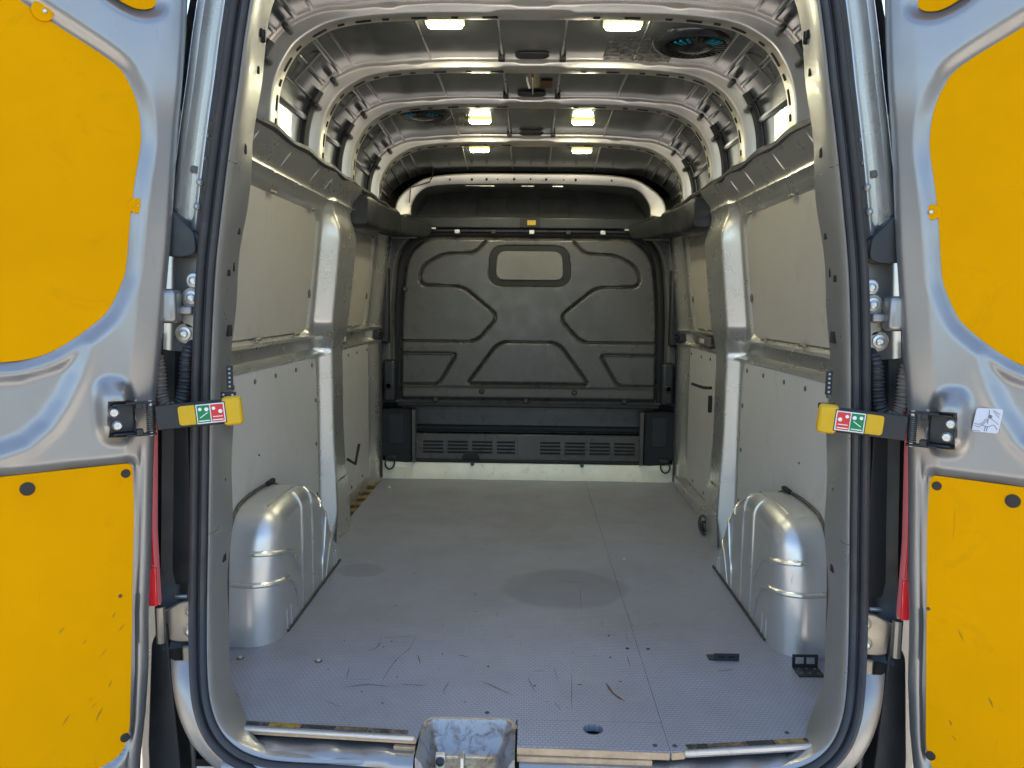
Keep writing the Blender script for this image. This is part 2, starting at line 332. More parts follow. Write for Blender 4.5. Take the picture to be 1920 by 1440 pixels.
def side_wall(s):
    y = np.concatenate([np.arange(0.10, 1.19, 0.010), np.arange(1.19, 1.42, 0.0035), np.arange(1.42, 2.50, 0.009), [2.52]]); z = np.arange(-0.02, 1.482, 0.0085)
    Y, Z = np.meshgrid(y, z, indexing='ij'); X = wallx(Z)
    low = 1-sstep(Z, 0.80, 0.92)
    # pillar between the two bays (its rear slope is wider above the belt)
    y0 = 1.225+0.105*low+0.012*np.sin(Z*3); y1 = y0+0.038-0.008*low
    ramp = np.clip((Y-y0)/(y1-y0), 0, 1); pil = (0.7*ramp+0.3*sstep(Y, y0-0.012, y1+0.012))*(1-sstep(Y, 1.53, 1.60)) * (1-0.88*sstep(Z, 1.24, 1.44))
    X = X - 0.074*pil*(1-0.22*low) - 0.015*low*pil*(1-sstep(Z, 0.1, 0.5))
    pil2 = sstep(Y, 2.30, 2.40)*(1-0.6*sstep(Z, 1.3, 1.45)); X = X - 0.045*pil2
    # belt rail: a recessed channel with rolled lips
    belt = sstep(Z, 0.790, 0.800)*(1-sstep(Z, 0.850, 0.858)); X = X + 0.022*belt*(1-pil)*(1-pil2)
    lip = np.exp(-((Z-0.787)/0.008)**2)+0.7*np.exp(-((Z-0.864)/0.008)**2); X = X - 0.012*lip*(1-pil)
    # recessed window bays
    for (a, b) in ((0.02, 1.20), (1.66, 2.27)):
        w_ = rpoly([(a, 0.868), (b, 0.868), (b, 1.345), (a, 1.345)], 0.07); d = sdf(Y, Z, w_)
        X = X + 0.020*(1-sstep(d, -0.012, 0.012))
    # cant rail crease and shallow beads
    X = X - 0.010*np.exp(-((Z-1.392)/0.010)**2)
    # (thin bead lines on the rail are added below)
    P = np.stack([X*s, Y, Z], -1)
    return MB().grid(P, flip=(s > 0)).build('side_wall', 'silver_in', van, smooth=50)
SW = {s: side_wall(s) for s in (-1, 1)}
for s in (-1, 1):
    for yb in (0.33, 0.62, 0.93, 1.12, 1.66, 1.95):
        MB().tube([(s*(float(wallx(z))+0.001), yb+0.02*(z-1.41), z) for z in np.linspace(1.410, 1.462, 5)], [0.001, 0.003, 0.0034, 0.003, 0.001], 8).build('rail_bead', 'silver_in', SW[s])

def liner(s, outl, off, pname, plugs, lab=None):
    """board on the wall: outline in (y, z)"""
    def x(z, e=0.0): return s*(wallx(z)-off-e)
    o = [(x(z), y, z) for y, z in outl]
    if s < 0: o = o[::-1]
    p = MB().plate(o, (s*0.006, 0, 0)).build(pname, 'board' if pname == 'window_board' else 'liner', van, smooth=0, bevel=0.0015)
    if lab: p['label'] = lab
    for (y, z, r) in plugs:
        MB().lathe((x(z, 0.0005), y, z), (-s, 0, 0), [(r, 0), (r, 0.002), (r*0.7, 0.0035)], 12).build('plug', 'plug', p)
    return p
for s in (-1, 1):
    lo = rpoly([(0.11, 0.005), (1.315, 0.005), (1.315, 0.40), (1.30, 0.772), (0.11, 0.782)], [0, 0.02, 0.02, 0.04, 0.02])
    liner(s, lo, 0.004, 'lining_board', [(y, 0.745, 0.0085) for y in (0.42, 0.60, 0.80, 1.03, 1.24)] + [(1.285, z, 0.0085) for z in (0.60, 0.42, 0.21)] + [(0.62, 0.335 if s < 0 else 0.36, 0.0085), (0.62, 0.505, 0.004)])
    fr = rpoly([(1.66, 0.06), (2.38, 0.06), (2.38, 0.775), (1.66, 0.775)], 0.02)
    liner(s, fr, 0.004, 'lining_board', [(y, 0.745, 0.008) for y in (1.86, 2.05, 2.28)] + [(2.34, z, 0.008) for z in (0.55, 0.3, 0.15)] + [(1.9, 0.09, 0.008), (2.15, 0.09, 0.008)])
    up = rpoly([(0.10, 0.880), (1.185, 0.880), (1.195, 1.10), (1.185, 1.335), (0.10, 1.335)], [0, 0.05, 0.05, 0.07, 0])
    liner(s, up, -0.010, 'window_board', [(1.18, 1.03, 0.017)])
    uf = rpoly([(1.64, 0.880), (2.24, 0.880), (2.25, 1.1), (2.23, 1.325), (1.66, 1.325)], [0.0, 0.05, 0.1, 0.06, 0.02])
    liner(s, uf, -0.010, 'window_board', [(2.235, 1.03, 0.017)])
    # clips that hold the upper boards
    for (y, z) in ((0.63, 1.337), (1.08, 1.337), (0.62, 0.877), (1.02, 0.877), (2.15, 1.327), (1.95, 0.877)):
        MB().box((s*(wallx(z)-0.004), y, z), (0.012, 0.05, 0.010)).build('board_clip', 'steel', SW[s], bevel=0.003)
    # front jamb: dark rubber edge between the wall and the bulkhead
    MB().tube([(s*0.823, 2.43, 0.02), (s*0.823, 2.43, 0.8), (s*0.79, 2.43, 1.2), (s*0.765, 2.43, 1.36)], 0.013, 8).build('jamb_seal', 'rubber', SW[s])
    # latch block at the belt by the jamb, striker plate on the pillar
    lt = MB().box((s*0.835, 2.40, 0.825), (0.05, 0.085, 0.05)).build('belt_latch', 'black', van, bevel=0.006)
    for k in (-1, 0, 1): MB().box((s*0.806, 2.40, 0.825+k*0.014), (0.012, 0.09, 0.006)).build('latch_rib', 'black', lt, bevel=0.002)
    bl = MB().box((s*0.858, 2.0 if s > 0 else 1.72, 0.826), (0.012, 0.30 if s > 0 else 0.14, 0.045)).build('belt_insert', 'plug', SW[s], bevel=0.003)
    MB().box((s*0.8505, 2.0 if s > 0 else 1.72, 0.826), (0.004, 0.09, 0.022)).build('insert_mark', 'liner', bl, bevel=0.001)
    # pull handle slot and small hook on the pillar
    if s > 0: MB().box((s*0.797, 1.555, 0.57), (0.016, 0.020, 0.075)).build('pillar_slot', 'hole', SW[s], bevel=0.004)
    MB().tube([(s*0.80, 1.56, 0.30), (s*0.775, 1.60, 0.27), (s*0.77, 1.66, 0.35)] if s < 0 else [(s*0.80, 1.56, 0.64), (s*0.775, 1.60, 0.637), (s*0.765, 1.78, 0.635)], 0.007, 6).build('hook', 'black', SW[s])

# ------------------------------------------------------------------ roof: sheet, bows, beads
PROF = [(0, 1.80), (.10, 1.80), (.20, 1.80), (.30, 1.799), (.40, 1.795), (.465, 1.790), (.53, 1.781), (.59, 1.763), (.655, 1.723), (.69, 1.68), (.715, 1.63), (.729, 1.575), (.734, 1.52), (.737, 1.483)]
def rz(y): return np.interp(y, [0, 1.4, 1.93, 2.5, 2.6], [0, 0, -0.028, -0.105, -0.12])
HALF = spline([(-PROF[1][0], PROF[1][1])]+PROF, 5)[5:]
FULL = np.vstack([np.stack([-HALF[::-1][:-1, 0], HALF[::-1][:-1, 1]], -1), HALF])
def pnorm(P):
    t = np.gradient(P, axis=0); t /= np.linalg.norm(t, axis=1)[:, None]
    return np.stack([-t[:, 1], t[:, 0]], -1)
NRM = pnorm(FULL)
def roof_pt(i, y, off): return np.array([FULL[i, 0]+NRM[i, 0]*off, y, FULL[i, 1]+NRM[i, 1]*off+float(rz(y))*np.interp(FULL[i, 1], [1.47, 1.72], [0, 1])])
n_p = len(FULL)
ys = np.concatenate([np.arange(0.03, 2.50, 0.045), [2.50]])
OFFS = np.interp(np.abs(FULL[:, 0]), [0.5, 0.70], [0.027, 0.058])
P = np.array([[roof_pt(i, y, OFFS[i]+0.005*math.sin(y*7.0)*math.exp(-(FULL[i, 0]/0.6)**4)) for i in range(n_p)] for y in ys])
roof = MB().grid(P).build('roof_sheet', 'skin', van, smooth=60)
BOWS = [(0.42, 0.49), (0.93, 1.00), (1.405, 1.475), (1.98, 2.05)]
def bow(y0, y1):
    rows = []
    for i in range(n_p):
        x = abs(FULL[i, 0]); h = OFFS[i]
        st = 0.007*float(sstep(np.array(x), 0.112, 0.095))              # middle step of the lower edge
        lip = 0.008*(float(sstep(np.array(x), 0.06, 0.05))) + 0.007*float(sstep(np.array(x), 0.372, 0.384))*(1-float(sstep(np.array(x), 0.41, 0.425)))
        wob = 0.007*math.sin(min(max((x-0.11)/0.26, 0), 1)*math.pi)
        e = h-0.009-lip*0.6+wob*0.5
        sec = [(y0-0.026, h+0.002), (y0-0.024, h-0.005), (y0-0.010, e+0.004), (y0-0.003, e), (y0-0.001, e-0.004), (y0, 0.010+st), (y0+0.001, 0.004+st), (y0+0.004, 0.001+st), (y0+0.009, st), (y0+0.03, st*0.5), (y1-0.01, 0.0), (y1, 0.004), (y1+0.003, h)]
        rows.append([roof_pt(i, yy, of) for yy, of in sec])
    return np.array(rows)
for bi, (a, b) in enumerate(BOWS):
    o = MB().grid(bow(a, b), flip=True).build('roof_bow', 'bow', van, smooth=28)
    # slots and pressed holes along its front flange
    for k, i in enumerate(range(4, n_p-4, 5)):
        x = FULL[i, 0]
        if abs(x) < 0.09: continue
        p = roof_pt(i, a+0.040, -0.0005); t = FULL[i+1]-FULL[i-1]; t /= np.linalg.norm(t); nn = NRM[i]
        MB().box(p, (0.045 if k % 2 else 0.02, 0.012, 0.004), [(t[0], 0, t[1]), (0, 1, 0), (nn[0], 0, nn[1])]).build('slot', 'hole', o, bevel=0.0015, smooth=0)
    # black rubber pads where the side beads meet the bow
    for s in (-1, 1):
        for fx in (0.655, 0.705):
            i = int(np.argmin(np.abs(FULL[:, 0]-s*fx)+ (0.2*np.maximum(0, 1.6-FULL[:, 1])))); nn = NRM[i]; t = FULL[i+1]-FULL[i-1]; t /= np.linalg.norm(t)
            p = roof_pt(i, a-0.026, 0.030)
            MB().box(p, (0.018, 0.058, 0.022), [(t[0], 0, t[1]), (0, 1, 0), (nn[0], 0, nn[1])]).build('rubber_pad', 'rubber', o, bevel=0.008)
    for s in (-1, 1):
        ii = [i for i in range(n_p) if FULL[i, 0]*s > 0.6 and FULL[i, 1] < 1.69]
        MB().tube([roof_pt(i, a-0.024, 0.046) for i in ii], 0.013, 6).build('bow_shade_strip', 'rubber', o)  # dark strip put in for the shadow band behind the bow's side
# lengthwise beads on the sheet: thin seams across the middle and heavier ones round the shoulder
for s in (-1, 1):
    for fx, rr in ((0.105, 0.0035), (0.335, 0.0035), (0.585, 0.006), (0.632, 0.009), (0.668, 0.009), (0.700, 0.006), (0.722, 0.012)):
        i = int(np.argmin(np.abs(FULL[:, 0]-s*fx)+(0.2*np.maximum(0, 1.6-FULL[:, 1]))))
        for (ya, yb) in [(0.04, 0.39)]+[(BOWS[k][1]+0.005, BOWS[k+1][0]-0.028) for k in range(3)]+[(2.055, 2.47)]:
            path = [roof_pt(i, y, OFFS[i]-0.002) for y in np.linspace(ya, yb, 6)]
            MB().tube(path, rr, 8).build('roof_bead', 'skin' if rr > 0.004 else 'silver_in', roof)
    # cross strut between the shoulder beads
    for k in range(3):
        yc = (BOWS[k][1]+BOWS[k+1][0])/2
        i0 = int(np.argmin(np.abs(FULL[:, 0]-s*0.632))); i1 = int(np.argmin(np.abs(FULL[:, 0]-s*0.70)+(0.2*np.maximum(0, 1.6-FULL[:, 1]))))
        MB().tube([roof_pt(i0, yc-0.03, 0.044), roof_pt(i1, yc-0.03, 0.05)], 0.005, 6).build('cross_strut', 'plug', roof)
    # black sealing cord at the foot of the sheet, stepping at each bow
    path = []
    for y in np.arange(0.10, 2.46, 0.04):
        path.append((s*(0.727), y, 1.482+0.004*math.sin(y*19)))
    MB().tube(path, [0.009+0.004*abs(math.sin(q[1]*11)) for q in path], 6).build('foot_seal', 'rubber', roof)
# oval pressed pad in the middle of each bay
for k in range(3):
    y = BOWS[k+1][0]-0.065
    pad = rpoly([(-.045, y-.035), (.045, y-.035), (.06, y), (.045, y+.03), (-.045, y+.03), (-.06, y)], 0.012)
    MB().plate([(x, yy, 1.80+0.018+float(rz(yy))) for x, yy in pad], (0, 0, 0.006)).build('roof_pad', 'rubber', roof, bevel=0.003)
    for s in (-1, 1): MB().box((s*0.103, BOWS[k+1][0]-0.04, 1.80+0.018+float(rz(y))), (0.022, 0.03, 0.014)).build('roof_pad', 'rubber', roof, bevel=0.004)
# plastic strap and the tan tape on the sheet
MB().tube([(-0.018, 1.03, 1.80), (-0.016, 1.05, 1.790), (-0.008, 1.06, 1.768)], 0.0035, 6).build('cable_tie', 'tie', roof)
MB().tube([(0.002, 1.04, 1.797), (0.003, 1.06, 1.80), (0.004, 1.36, 1.822)], 0.003, 6).build('cable_tie', 'tie', roof)
MB().box((0.055, 1.22, 1.8255), (0.045, 0.10, 0.001)).build('tan_tape', 'rust', roof, smooth=0)

# front roof frame: a flat arch at the bulkhead, and the dark space over the cab
def arch_plate():
    out = []
    for i in range(n_p): p = roof_pt(i, 2.49, 0.004); out.append((p[0], p[2]))
    o = np.array(out); x_in = 0.66
    inn = spline([(-x_in, 1.478), (-0.655, 1.53), (-0.625, 1.585), (-0.575, 1.625), (-0.50, 1.640), (-0.38, 1.646), (0, 1.652), (0.38, 1.646), (0.50, 1.640), (0.575, 1.625), (0.625, 1.585), (0.655, 1.53), (x_in, 1.478)], 8)
    # resample both to the same count by arc parameter
    def res(c, n=90):
        d = np.concatenate([[0], np.cumsum(np.linalg.norm(np.diff(c, axis=0), axis=1))]); t = np.linspace(0, d[-1], n)
        return np.stack([np.interp(t, d, c[:, 0]), np.interp(t, d, c[:, 1])], -1)
    A, B = res(o), res(inn)
    rows = []
    for k in range(len(A)):
        a, b = A[k], B[k]
        rows.append([(a[0], 2.470, a[1]), (a[0]*.995, 2.482, a[1]-.004), (b[0]*1.008, 2.492, b[1]+.006), (b[0], 2.498, b[1]), (b[0], 2.53, b[1]+0.004)])
    return np.array(rows)
fa = MB().grid(arch_plate(), flip=False).build('front_roof_frame', 'bow', van, smooth=40)
for x, r in ((-.44, .005), (-.32, .007), (-.24, .007), (-.18, .004), (-.09, .007), (0.0, .005), (.085, .007), (.18, .004), (.245, .007), (.44, .005)):
    MB().lathe((x, 2.482, 1.672-0.012*abs(x)), (0, -1, 0), [(r, 0), (r, 0.006)], 10).build('hole', 'hole', fa)
MB().tube([at_y(812, 318, 2.46), at_y(810, 333, 2.47), at_y(805, 342, 2.47), at_y(770, 352, 2.47), at_y(768, 380, 2.47)], 0.003, 6).build('thin_cable', 'wire', fa)
# over-cab space
oc = MB(); zz0, zz1 = 1.455, 1.70
prof_oc = [(-0.72, zz0), (-0.70, 1.55), (-0.62, 1.65), (-0.40, 1.685), (0, 1.69), (0.40, 1.685), (0.62, 1.65), (0.70, 1.55), (0.72, zz0)]
oc.grid(np.array([[(x, y, z) for x, z in prof_oc] for y in (2.50, 2.85, 3.05)]))
oc.plate([(x, 3.05, z) for x, z in prof_oc], (0, 0.01, 0)); oc.box((0, 2.775, zz0-0.006), (1.5, 0.55, 0.012))
oc = oc.build('over_cab_trim', 'fabric', van)
for x in (-0.235, 0.15): MB().plate([(q[0], 3.035, q[1]) for q in rpoly([(x-0.09, 1.50), (x+0.09, 1.50), (x+0.09, 1.645), (x-0.09, 1.645)], 0.015)], (0, 0.012, 0)).build('trim_panel', 'fabric', oc, bevel=0.003)
for x0, x1 in ((-.36, -.20), (-.05, .02), (.12, .18)): MB().box(((x0+x1)/2, 2.535, 1.643), (x1-x0, 0.004, 0.004)).build('trim_clip', 'silver_in', oc, smooth=0)

# header beam above the bulkhead
hd = MB().box((0, 2.50, 1.437), (1.44, 0.06, 0.062)).build('header_beam', 'black', van, bevel=0.008)
MB().box((0.0, 2.467, 1.437), (0.11, 0.008, 0.052)).build('header_cover', 'bulk_dark', hd, bevel=0.003)
st = MB().box((0.008, 2.461, 1.437), (0.046, 0.003, 0.026)).build('yellow_label', 'orange', hd, bevel=0.001)
MB().box((-0.004, 2.4588, 1.441), (0.006, 0.001, 0.008)).build('label_mark', 'ink', st, smooth=0); MB().box((0.012, 2.4588, 1.443), (0.016, 0.001, 0.003)).build('label_mark', 'ink', st, smooth=0)
MB().box((0, 2.505, 1.396), (1.40, 0.02, 0.018)).build('header_lip', 'black', hd, bevel=0.004)
for x in (-.40, -.20, .01, .21, .40): MB().box((x, 2.487, 1.388), (0.03, 0.03, 0.024)).build('header_clip', 'black' if abs(x) in (.20, .21) else 'bolt', hd, bevel=0.004)

# plastic corner trims from the pillar to the header
for s in (-1, 1):
    t1 = [at_x(q[0], q[1], -0.70) for q in ()]
    sec = rpoly([(0.0, 0.0), (0.105, 0.0), (0.105, 0.125), (0.03, 0.125), (0.0, 0.09)], 0.02, 4)
    def ring(c, kx, kz, tw=0.0):
        return [(s*(c[0]-(p[0]-0.0)*kx), c[1]+tw*p[1], c[2]+(p[1]-0.0)*kz) for p in sec]
    ct = MB(); P = np.array([ring((0.795, 1.56, 1.335), 0.9, 0.95), ring((0.800, 1.575, 1.325), 1.05, 1.08), ring((0.795, 1.80, 1.330), 1.0, 1.03), ring((0.785, 2.05, 1.345), 0.95, 0.95), ring((0.775, 2.22, 1.355), 1.0, 0.9)])
    ct.grid(P, wrap=True); k = len(sec); ct.f.append(tuple(range(k))[::-1]); ct.f.append(tuple(range(4*k, 5*k)))
    ct = ct.build('corner_trim', 'black', van, smooth=40)
    P = np.array([ring((0.785, 2.225, 1.350), 1.1, 0.85), ring((0.76, 2.36, 1.345), 1.5, 0.75), ring((0.72, 2.43, 1.352), 1.6, 0.66), ring((0.60, 2.455, 1.378), 0.6, 0.42)])
    c2 = MB(); c2.grid(P, wrap=True); c2.f.append(tuple(range(k))[::-1]); c2.f.append(tuple(range(3*k, 4*k))); c2.build('trim_end', 'black', ct, smooth=40)
    MB().tube([(s*0.735, 2.20, 1.45), (s*0.688, 2.215, 1.43), (s*0.680, 2.218, 1.385), (s*0.72, 2.222, 1.352)], 0.003, 6).build('trim_seam', 'plug', ct)
    MB().box((s*0.70, 2.47, 1.375), (0.17, 0.05, 0.055)).build('header_bracket', 'silver_in', van, bevel=0.012)
    MB().box((s*0.55, 2.47, 1.402), (0.07, 0.03, 0.010)).build('header_foil', 'alu', hd, bevel=0.003)

# ------------------------------------------------------------------ bulkhead
def bpt(px, py, y=2.50): p = at_y(px, py, y); return (p[0], p[2])
bulk = thing('bulkhead', 'black moulded plastic bulkhead with grooved panels closing off the cab', 'bulkhead', (0, 2.5, 0.0))
XB, TOPB = 0.705, 1.345
panel = rpoly([(-XB, 0.47), (XB, 0.47), (XB-0.005, 1.0), (0.655, 1.345), (-0.655, 1.345), (-XB+0.005, 1.0)], [0.01, 0.01, 0.3, 0.27, 0.27, 0.3], 11)
xs = np.arange(-0.82, 0.8201, 0.006); zs = np.arange(0.435, 1.392, 0.006)
X, Z = np.meshgrid(xs, zs, indexing='ij'); D = np.zeros(X.shape)             # D: metres towards the cab
d = sdf(X, Z, panel)
D += 0.035*sstep(d, -0.004, 0.022) - 0.030*sstep(d, 0.055, 0.075)*1.0
D += 0.018*(1-sstep(Z, 0.78, 0.80))*0 + 0.004*np.sin(X*2)
win = rpoly([(-0.22, 1.105), (0.222, 1.105), (0.205, 1.305), (-0.205, 1.305)], 0.07, 7)
dw = sdf(X, Z, win)
D += 0.022*(1-sstep(np.abs(dw+0.0)-0.010, -0.004, 0.004)) * 1.0
D += 0.016*(1-sstep(dw, -0.006, 0.004))*0.35
def groove(pts, r=0.05, wd=0.0062, dep=0.020, closed=False):
    global D
    line = rpoly(pts, r, 6, closed=closed); line = [tuple(q) for q in line]
    if closed: line.append(line[0])
    dd = seg_dist(X, Z, line); D = D + dep*(1-sstep(dd, wd*0.55, wd*1.5))
for s in (-1, 1):
    groove([(s*0.245, 1.335), (s*0.30, 1.275), (s*0.48, 1.268), (s*0.60, 1.20), (s*0.612, 1.095), (s*0.37, 1.090), (s*0.168, 0.925), (s*0.29, 0.785), (s*0.705, 0.785)], 0.05)
    groove([(s*0.705, 0.715), (s*0.40, 0.715), (s*0.50, 0.545), (s*0.705, 0.545)], 0.03)
groove([(-0.34, 0.548), (0.34, 0.548), (0.165, 0.785), (-0.165, 0.785)], [0.03, 0.03, 0.06, 0.06], closed=True)
D += 0.006*(1-sstep(Z, 0.525, 0.535))                                           # horizontal break above the screw strip
yb = 2.485 + D + 0.012*sstep(Z, 0.5, 1.35)
# bump out: the seat-height part leans towards the load space
bm_panel = MB().grid(np.stack([X, yb, Z], -1)).build('main_panel', 'bulk', bulk, smooth=60)
wo = rpoly([(-0.229, 1.096), (0.231, 1.096), (0.213, 1.314), (-0.213, 1.314)], 0.075, 8)
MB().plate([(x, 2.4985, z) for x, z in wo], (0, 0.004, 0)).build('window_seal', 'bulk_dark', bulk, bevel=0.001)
po = rpoly([(-XB-.038, 0.45), (-XB-.034, 1.0), (-0.690, 1.383), (0.690, 1.383), (XB+.034, 1.0), (XB+.038, 0.45)], [0, 0.3, 0.29, 0.29, 0.3, 0], 12, closed=False)
MB().tube([(x, 2.530, z) for x, z in po], 0.020, 8).build('channel_shade', 'bulk_dark', bulk)  # black tube standing in for the shade inside the panel's outer channel
wp = rpoly([(-0.188, 1.128), (0.190, 1.128), (0.178, 1.285), (-0.178, 1.285)], 0.05, 7)
MB().plate([(x, 2.492, z) for x, z in wp], (0, 0.006, 0)).build('window_blank', mat('grey_window_blank', (0.17, 0.165, 0.15), 0.4, var=0.15, vscale=5, dirt=0.3, dcol=(0.28, 0.27, 0.24), dscale=7, scratch=0.5), bulk, bevel=0.003)
for (x, z) in ((-.26, .505), (.26, .505), (-.01, .452), (-.52, .455), (.54, .455), (-.69, 1.07)):
    q = MB().lathe((x, 2.490, z), (0, -1, 0), [(0.016, 0), (0.016, 0.003), (0.012, 0.005)], 14).build('screw_cup', 'bulk_dark', bulk); MB().lathe((x, 2.486, z), (0, -1, 0), [(0.007, 0), (0.005, 0.005)], 8).build('screw', 'plug', q)
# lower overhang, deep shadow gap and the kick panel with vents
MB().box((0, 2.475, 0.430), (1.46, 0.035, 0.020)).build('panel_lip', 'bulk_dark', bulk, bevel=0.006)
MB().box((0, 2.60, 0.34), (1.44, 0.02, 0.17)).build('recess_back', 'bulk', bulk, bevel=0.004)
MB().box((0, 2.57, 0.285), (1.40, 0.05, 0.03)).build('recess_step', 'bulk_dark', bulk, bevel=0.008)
for s in (-1, 1):
    pts = [(0.655, 0.40), (0.868, 0.40), (0.868, 0.19), (0.80, 0.10), (0.655, 0.085)]
    sp = MB().plate([(s*x, 2.495, z) for x, z in (pts if s < 0 else pts)][::-1 if s > 0 else 1], (0, 0.05, 0)).build('side_foot', 'bulk_dark', bulk, bevel=0.008)
    MB().plate([(s*x, 2.491, z) for x, z in rpoly([(0.70, 0.37), (0.785, 0.37), (0.785, 0.20), (0.70, 0.20)], 0.012)][::-1 if s > 0 else 1], (0, 0.006, 0)).build('foot_panel', 'black', sp, bevel=0.002)
    # upright shoulder moulding with a round cap
    sh = MB().box((s*0.775, 2.475, 0.56), (0.075, 0.06, 0.24)).build('shoulder_moulding', 'black', bulk, bevel=0.02, seg=3)
    MB().lathe((s*0.778, 2.447, 0.535), (0, -1, 0), [(0.022, 0), (0.022, 0.004), (0.014, 0.007), (0.012, 0.002)], 18).build('round_cap', 'bulk_dark', sh)
    MB().box((s*0.80, 2.475, 0.98), (0.055, 0.05, 0.42)).build('upright_moulding', 'black', bulk, bevel=0.015, seg=3)
    # metal flange with bolts beside the bulkhead
    fl = MB().box((s*0.842, 2.492, 0.78), (0.030, 0.012, 0.90)).build('side_flange', 'silver_in', van, bevel=0.003)
    for z in (0.42, 0.58, 0.72, 0.86, 1.0, 1.15):
        MB().lathe((s*0.838, 2.484, z), (0, -1, 0), [(0.013, 0), (0.013, 0.003), (0.006, 0.004), (0.006, 0.008)], 12).build('flange_bolt', 'bolt' if z in (.86, 1.0) else 'plug', fl)
    MB().tube([(s*(0.815+0.03*math.cos(a)), 2.478, 0.93+0.05*math.sin(a)) for a in np.linspace(0, 2*math.pi, 17)], 0.002, 5).build('wire_loop', 'wire', fl)
    # lashing ring
    lr = MB().tube([(s*(0.775+0.026*math.cos(a)), 2.458+0.01*math.sin(a), 0.095+0.033*math.sin(a)) for a in np.linspace(0, 2*math.pi, 19)], 0.005, 6).build('lashing_ring', 'black', van)
    MB().box((s*0.765, 2.468, 0.125), (0.06, 0.02, 0.025)).build('ring_clamp', 'black', lr, bevel=0.006)
MB().box((0, 2.66, 0.70), (1.78, 0.012, 1.50)).build('light_stop_plate', 'bulk_dark', bulk, smooth=0)  # unseen plate added behind the bulkhead to stop light leaks
kick = MB()
kick.box((0, 2.515, 0.185), (1.30, 0.02, 0.15)); kick = kick.build('kick_panel', 'bulk', bulk, bevel=0.006)
MB().box((0, 2.508, 0.105), (1.30, 0.03, 0.02)).build('kick_sill', 'bulk_dark', kick, bevel=0.006)
for bx in (-0.535, -0.395, -0.255, -0.115, 0.13, 0.27, 0.41, 0.55):
    for k in range(4): MB().box((bx, 2.5045, 0.150+0.020*k+0.004), (0.115, 0.004, 0.011)).build('vent_slot', 'hole', kick, bevel=0.0018, smooth=0)
for (x0, x1, z0, z1, yy) in ((-.07, -.055, .12, .25, 2.5035), (-.65, -.63, .10, .40, 2.485), (.63, .65, .10, .40, 2.485)):
    MB().box(((x0+x1)/2, yy, (z0+z1)/2), (x1-x0, 0.005 if yy > 2.5 else 0.05, z1-z0)).build('kick_rib', 'bulk', kick, bevel=0.002)
MB().plate([(x, 2.488, z) for x, z in rpoly([(-0.375, 0.115), (-0.265, 0.115), (-0.290, 0.158), (-0.350, 0.158)], 0.008)], (0, 0.02, 0)).build('kick_bracket', 'bulk_dark', kick, bevel=0.004)
# silver foot strip in front of the bulkhead
fs = MB(); prof = [(2.488, 0.0), (2.490, 0.078), (2.498, 0.094), (2.515, 0.098)]
xs_ = np.linspace(-0.868, 0.868, 70)
fs.grid(np.array([[(x, y-0.004*math.exp(-((abs(x)-0.655)/0.012)**2)+0.0015*math.sin(x*23)*math.sin(x*7), z) for y, z in prof] for x in xs_]), flip=True)
fs = fs.build('front_foot_strip', 'front_strip', van, smooth=50)
for x in (-.31, .31): MB().lathe((x, 2.480, 0.092), (0, -1, 0.3), [(0.012, 0), (0.010, 0.008)], 10).build('strip_rivet', 'black', fs)
for s in (-1, 1):
    MB().plate([(s*x, 2.484, z) for x, z in ((0.868, 0.0), (0.68, 0.0), (0.68, 0.068), (0.80, 0.075), (0.868, 0.175))][::-1 if s > 0 else 1], (0, 0.004, 0)).build('corner_plate', 'front_strip', fs, bevel=0.001)

